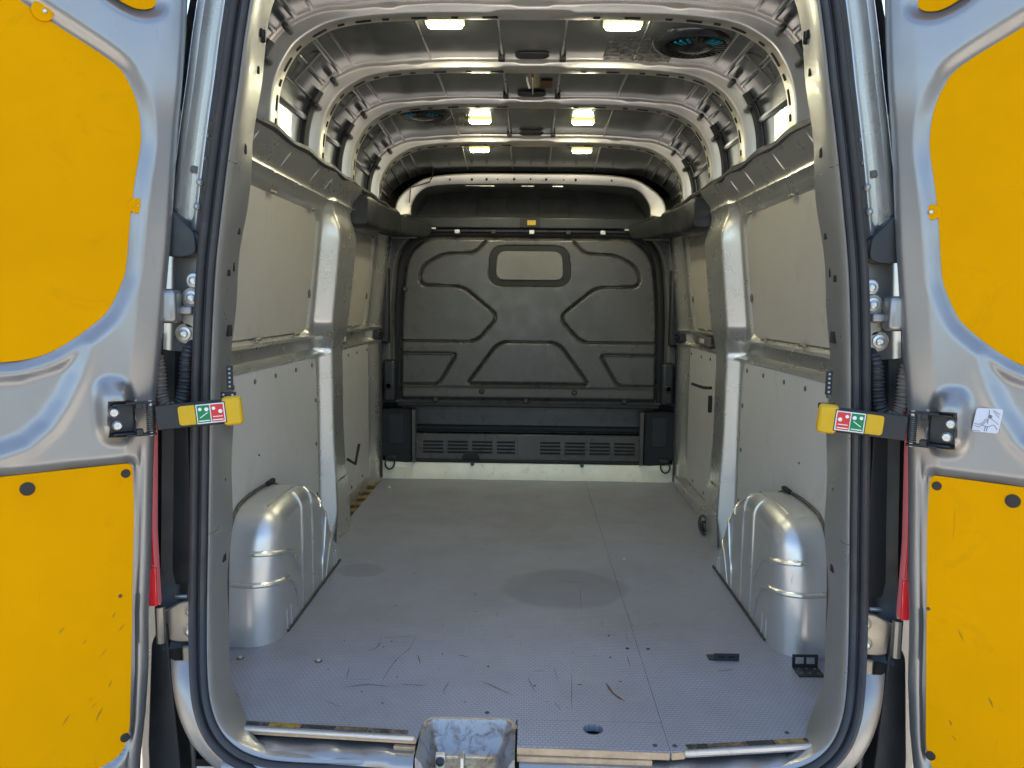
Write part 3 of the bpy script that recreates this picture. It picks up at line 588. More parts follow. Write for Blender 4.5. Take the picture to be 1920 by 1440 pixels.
# ------------------------------------------------------------------ wheel arches
def wheel_arch(s):
    # side outline (y, z) from the rear foot over the top to the front foot, with the rounding radius towards the load space
    ctl = [(0.318, -0.005, .085), (0.322, 0.08, .085), (0.330, 0.18, .085), (0.342, 0.27, .08), (0.362, 0.335, .075), (0.41, 0.378, .068), (0.48, 0.392, .065), (0.60, 0.395, .06), (0.72, 0.385, .06), (0.82, 0.345, .058), (0.905, 0.280, .055), (0.97, 0.200, .05), (1.03, 0.10, .048), (1.078, -0.005, .045)]
    C_ = spline(ctl, 6); yz = C_[:, :2]; rad = C_[:, 2]
    t = np.gradient(yz, axis=0); t /= np.linalg.norm(t, axis=1)[:, None]; nrm = np.stack([t[:, 1], -t[:, 0]], -1)     # inward
    nrm[0] = nrm[1] = nrm[2]; nrm[:, 1] *= np.interp(yz[:, 1], [0, 0.1], [0, 1])
    xi = 0.722
    def pt(i, th):
        """th 0..1 round the shoulder from the arch's skirt to the inner face"""
        r = rad[i]; a = th*math.pi/2; q = yz[i]+nrm[i]*r*(1-math.cos(a)); return (s*(xi+r*(1-math.sin(a))), q[0], q[1])
    rows = []
    for i in range(len(yz)):
        r = [(s*0.866, yz[i, 0], yz[i, 1]), (s*0.845, yz[i, 0], yz[i, 1])] + [pt(i, th) for th in np.linspace(0, 1, 12)]
        c0 = np.array(pt(i, 1.0)); cen = np.array([s*xi, 0.69, min(0.16, max(c0[2], -0.005))]) if True else 0
        for k in (0.3, 0.6, 0.9, 1.0): r.append(tuple(c0*(1-k)+np.array([s*xi, 0.69, -0.005 if c0[2] < 0.02 else 0.10])*k))
        rows.append(r)
    wa = MB().grid(np.array(rows), flip=(s < 0)).build('wheel_arch', 'arch', van, smooth=60)
    def bead(idx, r0, r1, low, rr=0.006, end=None):
        """bead that runs over the shoulder from the skirt and down the inner face to z=low"""
        path = [pt(idx, th) for th in np.linspace(r0, r1, 9)]
        if end is not None: path += [(s*xi, e[0], e[1]) for e in end]
        out = MB()
        P_ = spline(path, 3); out.tube(P_, [rr*(0.3+0.7*min(1, k/3, (len(P_)-1-k)/3)) for k in range(len(P_))], 8); out.build('pressed_bead', 'silver_in', wa)
    def idx_at(y, top=True):
        c = [i for i in range(len(yz)) if yz[i, 1] > 0.15]; return min(c, key=lambda i: abs(yz[i, 0]-y))
    for (y, yl, zl) in ((0.60, 0.60, 0.01), (0.72, 0.715, 0.01), (0.85, 0.84, 0.13)):
        bead(idx_at(y), 0.25, 1.0, 0, 0.0055, end=[(yl, 0.26), (yl, zl)])
    bead(idx_at(0.93), 0.35, 1.0, 0, 0.005, end=[(0.86, 0.12), (0.84, 0.09), (0.83, 0.01)])
    bead(idx_at(1.0), 0.3, 1.0, 0, 0.005, end=[(0.93, 0.10), (0.88, 0.01)])
    for (z, y2, z2) in ((0.185, 0.56, 0.02), (0.275, 0.58, 0.13)):
        i = min(range(20), key=lambda q: abs(yz[q, 1]-z)); bead(i, 0.0, 1.0, 0, 0.0085, end=[(0.50, z-0.05), (y2, z2)])
        if z < 0.2: MB().tube([(s*0.85, yz[i, 0]-0.001, z), pt(i, 0.0), pt(i, 0.12)], [0.007, 0.008, 0.0075], 8).build('pressed_bead', 'silver_in', wa)
    for (y, z) in ((0.43, 0.07), (0.47, 0.07), (0.99, 0.07), (1.02, 0.06)):
        MB().tube([(s*xi, y, z), (s*xi, y+0.004, 0.005)], 0.004, 6).build('pressed_bead', 'silver_in', wa)
    # bead along the top inner edge and the seam to the wall
    path = [pt(idx_at(y), 0.12) for y in np.linspace(0.44, 0.80, 12)]
    MB().tube(path, 0.0035, 6).build('pressed_bead', 'silver_in', wa)
    MB().tube([(s*0.861, yz[i, 0]+0.002, yz[i, 1]+0.004) for i in range(2, len(yz)-1)], 0.006, 6).build('arch_seam', 'rubber', wa)
    MB().tube([(s*xi*0.997, y, 0.004) for y in np.linspace(0.43, 1.08, 6)], 0.005, 6).build('foot_joint', 'rubber', wa)
    MB().box((s*0.856, 0.70, 0.398), (0.016, 0.07, 0.014)).build('wall_gap', 'hole', wa, bevel=0.005)
    return wa
for s in (-1, 1): wheel_arch(s)
# pillar feet flaring on to the floor, low side ledge in the front bay
for s in (-1, 1):
    MB().grid(np.array([[(s*0.80, 1.36, 0.24), (s*0.792, 1.45, 0.24), (s*0.800, 1.55, 0.24)], [(s*0.795, 1.36, 0.12), (s*0.785, 1.46, 0.12), (s*0.795, 1.56, 0.12)], [(s*0.79, 1.30, 0.0), (s*0.775, 1.47, 0.0), (s*0.795, 1.58, 0.0)]]), flip=(s < 0)).build('pillar_foot', 'silver_in', SW[s], smooth=60)
MB().box((0.842, 2.02, 0.03), (0.05, 0.90, 0.06)).build('side_ledge', 'silver_in', SW[1], bevel=0.006)
lr = MB().tube([(0.775+0.018*math.cos(a), 1.50+0.02*math.sin(a), 0.045+0.035*math.sin(a)) for a in np.linspace(0, 2*math.pi, 19)], 0.0065, 6).build('lashing_ring', 'black', van)
MB().box((0.782, 1.505, 0.035), (0.028, 0.05, 0.045)).build('ring_clamp', 'black', lr, bevel=0.01)

# ------------------------------------------------------------------ floor boards
TH = -0.018
def board(outl, name, label):
    b = MB().plate([(x, y, 0.0) for x, y in outl], (0, 0, TH)).build(name, 'floor', None, smooth=0, bevel=0.0004)
    return tag(b, label, 'plywood')
JX = 0.331
REC = rpoly([(-0.245, -0.2), (-0.240, -0.030), (-0.022, -0.030), (-0.017, -0.2)], [0, 0.03, 0.03, 0], 5, closed=False)
left = [(-0.868, 2.485), (-0.868, 0.10), (-0.755, 0.10), (-0.72, -0.088), (-0.248, -0.118)] + [tuple(q) for q in REC if q[1] > -0.115] + [(-0.017, -0.036), (JX-0.0005, -0.037), (JX-0.0005, 2.485)]
fb1 = board(left, 'plywood_sheet', 'large blue-grey mesh floor board with dark round stain, left of the joint')
right = [(JX+0.0005, 2.485), (JX+0.0005, -0.158), (0.365, -0.152), (0.712, -0.105), (0.75, 0.10), (0.868, 0.10), (0.868, 2.485)]
fb2 = board(right, 'plywood_sheet', 'long narrow blue-grey floor board along the right wall, with black brackets')
# small filler board with a finger hole: outline cut by a bridge so that it stays one face
hc = (0.164, -0.072); hr = 0.024
hole = [(hc[0]+hr*math.cos(a), hc[1]+hr*0.95*math.sin(a)) for a in np.linspace(-math.pi/2, 1.5*math.pi, 25)]
def ring_board():
    o = [(-0.0145, -0.148), (JX-0.0005, -0.157), (JX-0.0005, -0.0385), (-0.0145, -0.0375)]
    # dense outer ring matched by angle with the hole ring
    n = 48; inner = []; outer = []
    for k in range(n):
        a = 2*math.pi*k/n; dx, dy = math.cos(a), math.sin(a); inner.append((hc[0]+hr*dx, hc[1]+hr*0.95*dy)); best = 9
        for i in range(4):
            x0, y0 = o[i]; x1, y1 = o[(i+1) % 4]; ex, ey = x1-x0, y1-y0; den = dx*ey-dy*ex
            if abs(den) < 1e-9: continue
            t = ((x0-hc[0])*ey-(y0-hc[1])*ex)/den; u = ((x0-hc[0])*dy-(y0-hc[1])*dx)/den
            if t > 0 and -1e-6 <= u <= 1+1e-6: best = min(best, t)
        outer.append((hc[0]+best*dx, hc[1]+best*dy))
    for c in o:  # snap the nearest outer point to each corner
        k = min(range(n), key=lambda q: math.hypot(outer[q][0]-c[0], outer[q][1]-c[1])); outer[k] = c
    P = np.array([[(p[0], p[1], TH) for p in inner], [(p[0], p[1], 0) for p in inner], [(p[0], p[1], 0) for p in outer], [(p[0], p[1], TH) for p in outer], [(p[0], p[1], TH) for p in inner]])
    return MB().grid(P, wrap=True, flip=True)
fb3 = tag(ring_board().build('plywood_sheet', 'floor', None, smooth=0), 'small filler board with a round finger hole beside the latch recess', 'plywood')
MB().box((0.164, -0.075, -0.045), (0.10, 0.10, 0.004)).build('hole_floor', 'hole', van, smooth=0)
# bare plywood edges, metal edge trims and hazard tape
def strip(p0, p1, w_, h, dz, name, m, par, dy=0.0, bevel=0.001):
    a, b = np.array([*p0, 0.0]), np.array([*p1, 0.0]); t = b-a; L_ = np.linalg.norm(t); t /= L_; n_ = np.array([t[1], -t[0], 0])
    if n_[1] > 0: n_ = -n_
    return MB().box((a+b)/2+n_*dy+np.array([0, 0, dz]), (L_, w_, h), [t, n_, (0, 0, 1)]).build(name, m, par, bevel=bevel)
strip((-0.722, -0.0875), (-0.249, -0.1175), 0.004, 0.0155, -0.010, 'ply_edge', 'wood', fb1, 0.0025)
strip((-0.722, -0.0875), (-0.252, -0.1175), 0.010, 0.009, -0.004, 'edge_trim', 'alu', fb1, 0.0055, 0.003)
strip((-0.0145, -0.148), (JX-0.002, -0.157), 0.004, 0.0165, -0.0105, 'ply_edge', 'wood', fb3, 0.0025)
strip((-0.0145, -0.150), (0.29, -0.156), 0.010, 0.012, -0.026, 'packing_strip', 'wood', fb3, 0.0035)
strip((-0.30, -0.1145), (-0.249, -0.118), 0.012, 0.012, -0.028, 'packing_strip', 'wood', fb1, 0.0045)
strip((0.362, -0.1525), (0.712, -0.1053), 0.010, 0.011, -0.004, 'edge_trim', 'alu', fb2, 0.0055, 0.003)
strip((JX+0.002, -0.1578), (0.364, -0.1522), 0.003, 0.0165, -0.0105, 'ply_edge', 'wood', fb2, 0.002)
# rounded ply edge round the recess
MB().tube([(x, y+0.0015, -0.008) for x, y in REC if y > -0.118], 0.0065, 6).build('recess_edge', 'wood', fb1)
def tape(p0, p1, pieces, par, w_=0.020, dz=0.0012, off=-0.012):
    a, b = np.array(p0), np.array(p1)
    for t0, t1, m in pieces:
        strip(a+(b-a)*(t0+0.002), a+(b-a)*(t1-0.002), w_*random.uniform(0.75, 1.0), 0.0008, dz, 'hazard_tape', m, par, off, 0)
tape((-0.722, -0.0875), (-0.27, -0.1165), ((0, .075, 'tape_y'), (.075, .26, 'tape_k'), (.26, .43, 'tape_y'), (.43, .62, 'tape_k'), (.62, .79, 'tape_w'), (.79, .92, 'tape_k'), (.92, 1.0, 'tape_w')), fb1)
tape((0.372, -0.151), (0.708, -0.1055), ((0, .15, 'tape_k'), (.15, .42, 'tape_w'), (.42, .62, 'tape_k'), (.62, .83, 'tape_y'), (.83, 1.0, 'tape_k')), fb2)
a = (-0.862, 1.58); b = (-0.862, 2.46)
for k in range(14):
    y0, y1 = 1.58+0.9*k/14, 1.58+0.9*(k+1)/14-0.004
    MB().box((-0.842, (y0+y1)/2, 0.0012), (0.046, y1-y0, 0.0008)).build('hazard_tape', 'tape_y' if k % 2 else 'tape_k', fb1, smooth=0)
# screws, debris, scratches
for par, pts in ((fb1, ((-0.798, 0.249), (-0.575, 0.242), (-0.09, -0.01), (0.30, -0.135), (0.30, 0.36))), (fb2, ((0.36, 0.36), (0.345, -0.135), (0.62, -0.07)))):
    for (x, y) in pts:
        big = y > 0.2 and x < 0
        q = MB().lathe((x, y, 0.0006), (0, 0, 1), [(0.011 if big else 0.006, 0), (0.010 if big else 0.005, 0.0012)], 12).build('screw', 'rust' if big else 'scuff', par)
        if big: MB().lathe((x, y, 0.0014), (0, 0, 1), [(0.006, 0), (0.006, 0.004), (0.003, 0.006)], 8).build('screw_head', 'bolt', q)
def scratches(name, pixels, m, par, wd):
    mb = MB()
    for line in pixels:
        p = [at_z(x, y, 0.0011) for x, y in line]; p = spline(p, 5) if len(p) > 2 else np.array([p[0]+(p[1]-p[0])*t for t in np.linspace(0, 1, 6)])
        w0 = wd*random.uniform(0.6, 1.3); L_ = len(p); lft, rgt = [], []
        for i in range(L_):
            t = p[min(i+1, L_-1)]-p[max(i-1, 0)]; t /= np.linalg.norm(t); n_ = np.array([-t[1], t[0], 0]); ww = w0*math.sin(math.pi*(i+0.6)/(L_+0.2))*random.uniform(0.6, 1.2)
            lft.append(p[i]+n_*ww/2); rgt.append(p[i]-n_*ww/2)
        mb.grid(np.array([lft, rgt]))
    o = mb.build(name, m, par, smooth=0); o['kind'] = 'stuff'; return o
SCR = [[(712, 1287), (725, 1262), (745, 1235), (768, 1215), (782, 1185)], [(715, 1192), (708, 1212)], [(720, 1196), (778, 1192)], [(752, 1283), (795, 1285)], [(842, 1278), (830, 1298)], [(904, 1277), (932, 1290), (960, 1303)], [(990, 1272), (1004, 1298)], [(1039, 1252), (1045, 1274)], [(1038, 1315), (1052, 1332)], [(1060, 1090), (1100, 1093)], [(1088, 1100), (1090, 1146)], [(1000, 1258), (1020, 1258)], [(784, 1228), (788, 1245)], [(655, 1250), (650, 1272)], [(660, 1275), (700, 1272)], [(610, 1313), (638, 1326)], [(1072, 1262), (1072, 1330)], [(1020, 1316), (1032, 1315)], [(1176, 1230), (1182, 1252)], [(1345, 1258), (1375, 1255)], [(860, 1228), (880, 1232)], [(905, 1345), (925, 1350)], [(690, 1220), (704, 1215), (716, 1204)], [(640, 1290), (690, 1283), (730, 1288)]]
scratches('scratch_marks', SCR, 'scuff', fb1, 0.0022)
scratches('rust_marks', [[(1136, 1280), (1150, 1300), (1172, 1315)], [(1082, 1283), (1092, 1284)], [(1160, 1278), (1166, 1277)]], 'rust', fb1, 0.006)
specks = MB()
for _ in range(34):
    x, y = random.uniform(-0.66, 0.30), abs(random.gauss(0, 0.5))-0.02
    if y > 2.3 or (x < 0 and y < 0.0): continue
    r = random.uniform(0.0012, 0.0038); specks.lathe((x, y, 0.0006), (0, 0, 1), [(r, 0), (r*0.6, r*0.4)], 6)
o = specks.build('floor_debris', 'scuff', fb1); o['kind'] = 'stuff'
MB().lathe(at_z(730, 914, 0.001), (0, 0, 1), [(0.008, 0), (0.005, 0.006)], 8).build('floor_chip', 'white', fb1)
MB().lathe(at_z(1170, 1048, 0.001), (0, 0, 1), [(0.006, 0), (0.004, 0.003)], 8).build('floor_chip', 'tie', fb1)

# ------------------------------------------------------------------ angle brackets standing on the floor
def bracket(px, py, wd, label, flipx):
    p = at_z(px, py, 0.0); e = thing('angle_bracket', label, 'bracket', (p[0], p[1], 0.0), 'black angle brackets on the floor')
    return e, p
e, p = bracket(1357, 1238, 0.08, 'thin black metal angle bracket lying on the floor board right of centre', 1)
MB().box((p[0], p[1]+0.012, 0.003), (0.085, 0.030, 0.004)).build('base_leg', 'black', e, bevel=0.001)
u_ = MB().box((p[0]+0.006, p[1]-0.004, 0.012), (0.072, 0.004, 0.020)).build('upright_leg', 'black', e, bevel=0.001)
for k in (-1, 1): MB().box((p[0]+0.006+k*0.014, p[1]-0.0066, 0.013), (0.018, 0.001, 0.006)).build('slot', 'hole', u_, smooth=0)
e, p = bracket(1510, 1258, 0.08, 'black perforated angle bracket against the right wheel arch, two square windows', 1)
b_ = MB().box((p[0]+0.004, p[1]-0.010, 0.003), (0.070, 0.055, 0.004)).build('base_leg', 'black', e, bevel=0.001)
for i in range(3):
    for j in range(2): MB().lathe((p[0]-0.018+i*0.022, p[1]-0.024+j*0.026, 0.005), (0, 0, 1), [(0.004, 0), (0.004, 0.001)], 8).build('perforation', 'plug', b_)
up_ = MB()
for (x0, x1, z0, z1) in ((-.031, .039, .005, .012), (-.031, .039, .032, .039), (-.031, -.023, .012, .032), (.001, .007, .012, .032), (.031, .039, .012, .032)):
    up_.box((p[0]+(x0+x1)/2, p[1]+0.017, (z0+z1)/2), (x1-x0, 0.004, z1-z0))
up_.build('upright_leg', 'black', e, smooth=0)

# ------------------------------------------------------------------ tail frame: reveal, lip, seal
IN = [(0, -0.092), (0.30, -0.092), (0.56, -0.090), (0.650, -0.078), (0.700, -0.045), (0.724, 0.01), (0.731, 0.09), (0.728, 0.25), (0.719, 0.44), (0.711, 0.62), (0.701, 0.83), (0.684, 1.05), (0.664, 1.20), (0.639, 1.36), (0.618, 1.48), (0.598, 1.60), (0.575, 1.70), (0.53, 1.77), (0.44, 1.81), (0.2, 1.835), (0, 1.84)]
INs = spline(IN, 6)
tI = np.gradient(INs, axis=0); tI /= np.linalg.norm(tI, axis=1)[:, None]; nI = np.stack([tI[:, 1], -tI[:, 0]], -1)   # outward
def fpt(i, off, y, s):
    x, z = INs[i, 0]+nI[i, 0]*off, INs[i, 1]+nI[i, 1]*off
    yo = -0.135*float(1-sstep(np.array(INs[i, 1]), -0.08, 0.32)); k = (1.80+yo)/1.80        # the sill stands further back than the pillars
    return (s*x*k, y+yo, 1+(z-1)*k)
def frame_sweep(sec, s, i0=0, i1=None, vary=None):
    i1 = i1 or len(INs)
    return np.array([[fpt(i, o, y, s) for o, y in (sec if vary is None else vary(i, sec))] for i in range(i0, i1)])
i_low0 = int(np.argmin(np.abs(INs[:, 0]-0.712)+np.abs(INs[:, 1]+0.085)))
for s in (-1, 1):
    def vary(i, sec):
        z = INs[i, 1]; bot = 1-sstep(np.array(z), -0.09, -0.02); k = float(bot)
        wav = 0.004*math.sin(z*9)+0.003*math.sin(z*23+1)
        deep = 0.10*(1-k)+0.02*k
        top = [(0.046, -0.012), (0.044, -0.019), (0.041, -0.020), (0.038, -0.016), (0.036, -0.006), (0.034, 0.012), (0.034+wav, 0.05), (0.036+wav, 0.10), (0.055+wav, 0.112)]
        low_ = [(0.046, -0.012), (0.044, -0.019), (0.041, -0.020), (0.037, -0.017), (0.034, -0.012), (0.032, -0.004), (0.031, 0.004), (0.031, 0.012), (0.034, 0.016)]
        return [(p[0]*(1-k)+q_[0]*k, p[1]*(1-k)+q_[1]*k) for p, q_ in zip(top, low_)]
    ib = int(np.argmax(INs[:, 0] > 0.268)) if s < 0 else 0
    fr = MB().grid(frame_sweep(None, s, ib, None, vary), flip=(s < 0)).build('door_frame', 'frame', van, smooth=45)
    sec = [(0.046, 0.000), (0.046, -0.020), (0.050, -0.028), (0.056, -0.030), (0.061, -0.026), (0.063, -0.018), (0.066, -0.018), (0.069, -0.028), (0.075, -0.034), (0.083, -0.032), (0.088, -0.022), (0.089, 0.0)]
    MB().grid(frame_sweep(sec, s, ib), flip=(s < 0)).build('door_seal', 'rubber', van, smooth=50)
    # slots and holes in the reveal
    for k, (px, py, hh, ww) in enumerate([(505, 60, .018, .006), (497, 62, .030, .003), (447, 430, .020, .007), (440, 512, .016, .007), (421, 620, .028, .010), (434, 500, .022, .003), (446, 372, .018, .005), (459, 278, .022, .003), (462, 280, .022, .005), (452, 317, .022, .004), (481, 128, .018, .005), (415, 900, .010, .005), (413, 990, .016, .009), (411, 1048, .022, .010)]):
        q = at_y(px, py, 0.05); z = q[2]
        i = int(np.argmin(np.abs(INs[:, 1]-z)+(INs[:, 0] < 0.4)*9))
        yy = 0.035+0.04*((px*7) % 10)/10; MB().box((s*(INs[i, 0]+0.034+0.006), yy, z), (0.014, ww*2.2, hh)).build('frame_slot', 'hole', fr, bevel=0.0025)
    # sheet joints
    for z in (1.31, 0.43):
        i = int(np.argmin(np.abs(INs[:, 1]-z)+(INs[:, 0] < 0.4)*9))
        MB().tube([fpt(i, 0.041, -0.0205, s), fpt(i, 0.035, 0.0, s), (fpt(i, 0.034, 0.05, s)[0], 0.05, INs[i, 1]+0.012), (fpt(i, 0.035, 0.10, s)[0], 0.10, INs[i, 1]+0.03)], 0.0016, 5).build('sheet_joint', 'plug', fr)

# perforated black strips on the frame behind the straps
for s, pts in ((-1, ((431, 708, 12, 46), (428, 740, 30, 12))), (1, ((1554, 718, 12, 44), (1550, 760, 32, 10)))):
    for (px, py, wpx, hpx) in pts:
        q = at_y(px, py, 0.02); o = MB().box(q, (wpx/790, 0.004, hpx/790)).build('perforated_strip', 'black', van, bevel=0.001)
        vert = hpx > wpx
        for k in range(5 if vert else 2):
            t = (k-2)*0.0105 if vert else (k-0.5)*0.022
            MB().lathe((q[0]+(0 if vert else t), q[1]-0.002, q[2]+(t if vert else 0)), (0, -1, 0), [(0.0027, 0), (0.0027, 0.0012)], 8).build('perforation', 'liner', o)

# ------------------------------------------------------------------ sill under the boards, latch recess
xs_ = np.linspace(-0.69, 0.69, 230); rows = []
for x in xs_:
    pad = max(math.exp(-((x-c)/0.030)**4) for c in (-0.60, -0.46, -0.335, 0.36, 0.495, 0.60)); pad = 0 if -0.25 < x < 0.0 else pad
    inrec = 1.0 if -0.247 < x < -0.015 else 0.0
    yb0 = -0.10 - 0.05*(1-sstep(np.array(abs(x+0.13)), 0.35, 0.6))*0 - 0.045*float(sstep(np.array(x), -0.7, 0.3))*(1-float(sstep(np.array(x), 0.33, 0.70)))-0.02
    zt = -0.030 if not inrec else -0.095
    rows.append([(x, -0.02, zt), (x, yb0+0.02, zt+0.004*pad), (x, yb0-0.006-0.005*pad, zt-0.002+0.004*pad), (x, yb0-0.014-0.006*pad, zt-0.008), (x, yb0-0.020-0.005*pad, zt-0.016), (x, min(yb0-0.024, -0.150), -0.052 if not inrec else -0.113), (x, -0.160, -0.062 if not inrec else -0.12), (x, -0.164, -0.085 if not inrec else -0.13)])
sill = MB().grid(np.array(rows), flip=True).build('rear_sill', 'silver', van, smooth=60)
# recess tray: rounded box open to the top and rear
tr = MB(); xl, xr = -0.243, -0.019; rows = []
for t in np.linspace(0, 1, 41):
    x = xl+(xr-xl)*t; side = min(t, 1-t)*(xr-xl); kk = float(sstep(np.array(side), 0.0, 0.045)); cr = float(sstep(np.array(side), 0.0, 0.03)); y0 = -0.034-0.022*(1-cr)
    rows.append([(x, y0, -0.005), (x, y0-0.003, -0.012), (x, y0-0.012, -0.012-0.014*kk), (x, y0-0.030, -0.012-0.044*kk), (x, y0-0.038, -0.012-0.054*kk), (x, y0-0.055, -0.012-0.060*kk), (x, -0.150, -0.014-0.066*kk), (x, -0.178, -0.016-0.070*kk), (x, -0.182, -0.125)])
tray = tr.grid(np.array(rows), flip=True).build('latch_recess', mat('worn_recess_paint', (0.36, 0.36, 0.36), 0.35, 0.6, 0.1, var=0.08, dirt=0.8, dcol=(0.13, 0.085, 0.05), dscale=24, dlo=0.49, dhi=0.66, rvar=0.1), van, smooth=60)
bf = MB().box((-0.192, -0.118, -0.058), (0.024, 0.018, 0.034)).build('rubber_buffer', 'alu', tray, bevel=0.003)
MB().lathe((-0.192, -0.127, -0.055), (0, -1, 0.25), [(0.0105, 0), (0.0105, 0.005), (0.006, 0.007), (0.005, 0.003)], 16).build('buffer_ring', 'rubber', bf)
bp = MB().plate([(x, y, -0.076) for x, y in rpoly([(-0.170, -0.120), (-0.110, -0.120), (-0.108, -0.158), (-0.140, -0.170), (-0.172, -0.158)], 0.012)], (0, 0, -0.006)).build('striker_plate', 'steel', tray, bevel=0.002)
MB().tube([(-0.140, -0.112, -0.078), (-0.140, -0.113, -0.042), (-0.140, -0.120, -0.036), (-0.140, -0.142, -0.038), (-0.140, -0.150, -0.078)], 0.0048, 8).build('striker_loop', 'bolt', bp)
for x in (-.158, -.122): MB().lathe((x, -0.140, -0.076), (0, 0, 1), [(0.006, 0), (0.006, 0.002), (0.003, 0.003)], 10).build('striker_bolt', 'steel', bp)
# ------------------------------------------------------------------ body outside the seal, bumper, outer shell
for s in (-1, 1):
    # rear corner panel between seal and door: stepped strips following the frame
    sec = [(0.086, 0.010), (0.100, 0.012), (0.106, 0.004), (0.112, -0.002), (0.122, 0.0), (0.128, 0.010), (0.140, 0.014), (0.150, 0.004), (0.156, -0.004), (0.172, 0.0), (0.185, 0.02), (0.20, 0.05), (0.205, 0.12)]
    sec = [(o, y+0.012) for o, y in sec]
    i0 = int(np.argmin(np.abs(INs[:, 1]-1.13)+(INs[:, 0] < 0.4)*9))
    rc = MB().grid(frame_sweep(sec, s, i0), flip=(s < 0)).build('rear_corner_panel', 'silver_in', van, smooth=50)
    for z in (1.19, 1.265, 1.31, 1.36):
        i = int(np.argmin(np.abs(INs[:, 1]-z)+(INs[:, 0] < 0.4)*9))
        MB().tube([fpt(i, 0.088, 0.022, s), fpt(i, 0.103, 0.024, s), fpt(i, 0.111, 0.012, s)], 0.0045, 6).build('pressed_step', 'silver', rc)
        if z < 1.3: MB().lathe(fpt(i, 0.113, 0.010, s), (0, -1, 0), [(0.009, 0), (0.008, 0.004), (0.004, 0.007)], 10).build('pressed_dimple', 'silver', rc)
    i = int(np.argmin(np.abs(INs[:, 1]-1.285)+(INs[:, 0] < 0.4)*9))
    MB().lathe(fpt(i, 0.138, 0.028, s), (0, -1, 0), [(0.009, 0), (0.009, 0.006), (0.005, 0.008)], 12).build('blanking_plug', 'plug', rc)
    # flat pillar plate behind the hinges, dark void below it
    i1 = int(np.argmin(np.abs(INs[:, 1]-0.86)+(INs[:, 0] < 0.4)*9)); i2 = int(np.argmin(np.abs(INs[:, 1]-0.25)+(INs[:, 0] < 0.4)*9)); i3 = int(np.argmin(np.abs(INs[:, 1]-0.11)+(INs[:, 0] < 0.4)*9))
    hp = MB().grid(frame_sweep([(0.086, 0.020), (0.12, 0.030), (0.16, 0.035), (0.19, 0.05), (0.21, 0.13)], s, i1, i0+1), flip=(s < 0)).build('hinge_pillar', 'frame', van, smooth=50)
    MB().grid(frame_sweep([(0.086, 0.030), (0.11, 0.05), (0.13, 0.07), (0.16, 0.07), (0.19, 0.05), (0.21, 0.13)], s, i3, i1+1), flip=(s < 0)).build('lamp_well', 'black', van, smooth=50)
    ib = int(np.argmax(INs[:, 0] > 0.268)) if s < 0 else 0
    # ---- lower corner: bumper end and silver skirt
    MB().grid(frame_sweep([(0.086, 0.010), (0.10, 0.004), (0.135, 0.002), (0.150, 0.014)], s, ib if s < 0 else 0, i3+1), flip=(s < 0)).build('lower_corner_panel', 'silver', van, smooth=50)
    bu = rpoly([(0.875, 0.22), (0.915, 0.17), (0.935, -0.10), (0.935, -0.42), (0.845, -0.42), (0.852, -0.20), (0.868, 0.08)], 0.02)
    MB().plate([(s*x, -0.012, z) for x, z in bu][::1 if s < 0 else -1], (0, 0.06, 0)).build('bumper_end', 'black', van, bevel=0.012, seg=3)
    MB().plate([(s*x, 0.055, z) for x, z in ((0.85, 0.26), (0.99, 0.26), (0.99, -0.45), (0.85, -0.45))][::-1 if s < 0 else 1], (0, 0.02, 0)).build('side_skirt', 'frame', van, bevel=0.006)
    MB().plate([(s*x, 0.065, z) for x, z in ((0.84, 0.92), (0.99, 0.92), (0.99, 0.20), (0.84, 0.20))][::-1 if s < 0 else 1], (0, 0.02, 0)).build('lamp_backing', 'black', van, bevel=0.004)
    # tail lamp edge seen past the door
    tl = MB(); rows = []
    zs_ = np.linspace(0.27, 0.86, 26)
    for z in zs_:
        x = np.interp(z, [0.27, 0.45, 0.80, 0.86], [0.884, 0.887, 0.873, 0.867]); rows.append([(s*(x-0.003), -0.020, z), (s*(x-0.003), -0.038, z), (s*(x-0.001), -0.042, z), (s*(x+0.010), -0.042, z), (s*(x+0.06), -0.01, z), (s*(x+0.07), 0.10, z)])
    tl = tl.grid(np.array(rows), flip=(s < 0)).build('tail_lamp', 'redpale', van, smooth=40)
    MB().box((s*0.8895, -0.044, 0.318), (0.020, 0.006, 0.095)).build('lamp_reflector', 'red', tl, bevel=0.002)
    for dx in (0.000, 0.006): MB().tube([(s*(np.interp(z, [0.27, 0.45, 0.80, 0.86], [0.884, 0.887, 0.873, 0.867])+dx), -0.0435, z) for z in np.linspace(0.37, 0.855, 12)], 0.0018, 5).build('lamp_rib', 'red', tl)
    # hinges
    def hinge(zc, name):
        hl = rpoly([(0.79, zc+0.045), (0.835, zc+0.055), (0.895, zc+0.020), (0.905, zc-0.035), (0.86, zc-0.055), (0.80, zc-0.05)], 0.02)
        h = MB().plate([(s*x, -0.004, z) for x, z in hl][::1 if s < 0 else -1], (0, 0.012, 0)).build(name, 'steel', van, bevel=0.004)
        for (x, z) in ((0.815, zc+0.028), (0.82, zc-0.022)):
            w_ = MB().lathe((s*x, -0.004, z), (0, -1, 0), [(0.017, 0), (0.017, 0.003), (0.012, 0.004)], 16).build('washer', 'steel', h)
            MB().lathe((s*x, -0.008, z), (0, -1, 0), [(0.0095, 0), (0.0095, 0.006), (0.006, 0.008)], 6).build('hinge_bolt', 'bolt', h)
        MB().tube([(s*0.885, -0.022, zc-0.045), (s*0.885, -0.022, zc+0.045)], 0.012, 10).build('hinge_knuckle', 'steel', h)
        return h
    hinge(0.215, 'door_hinge')
    # upper hinge: two lobed plates with large washers and a silver cover block
    uh = MB()
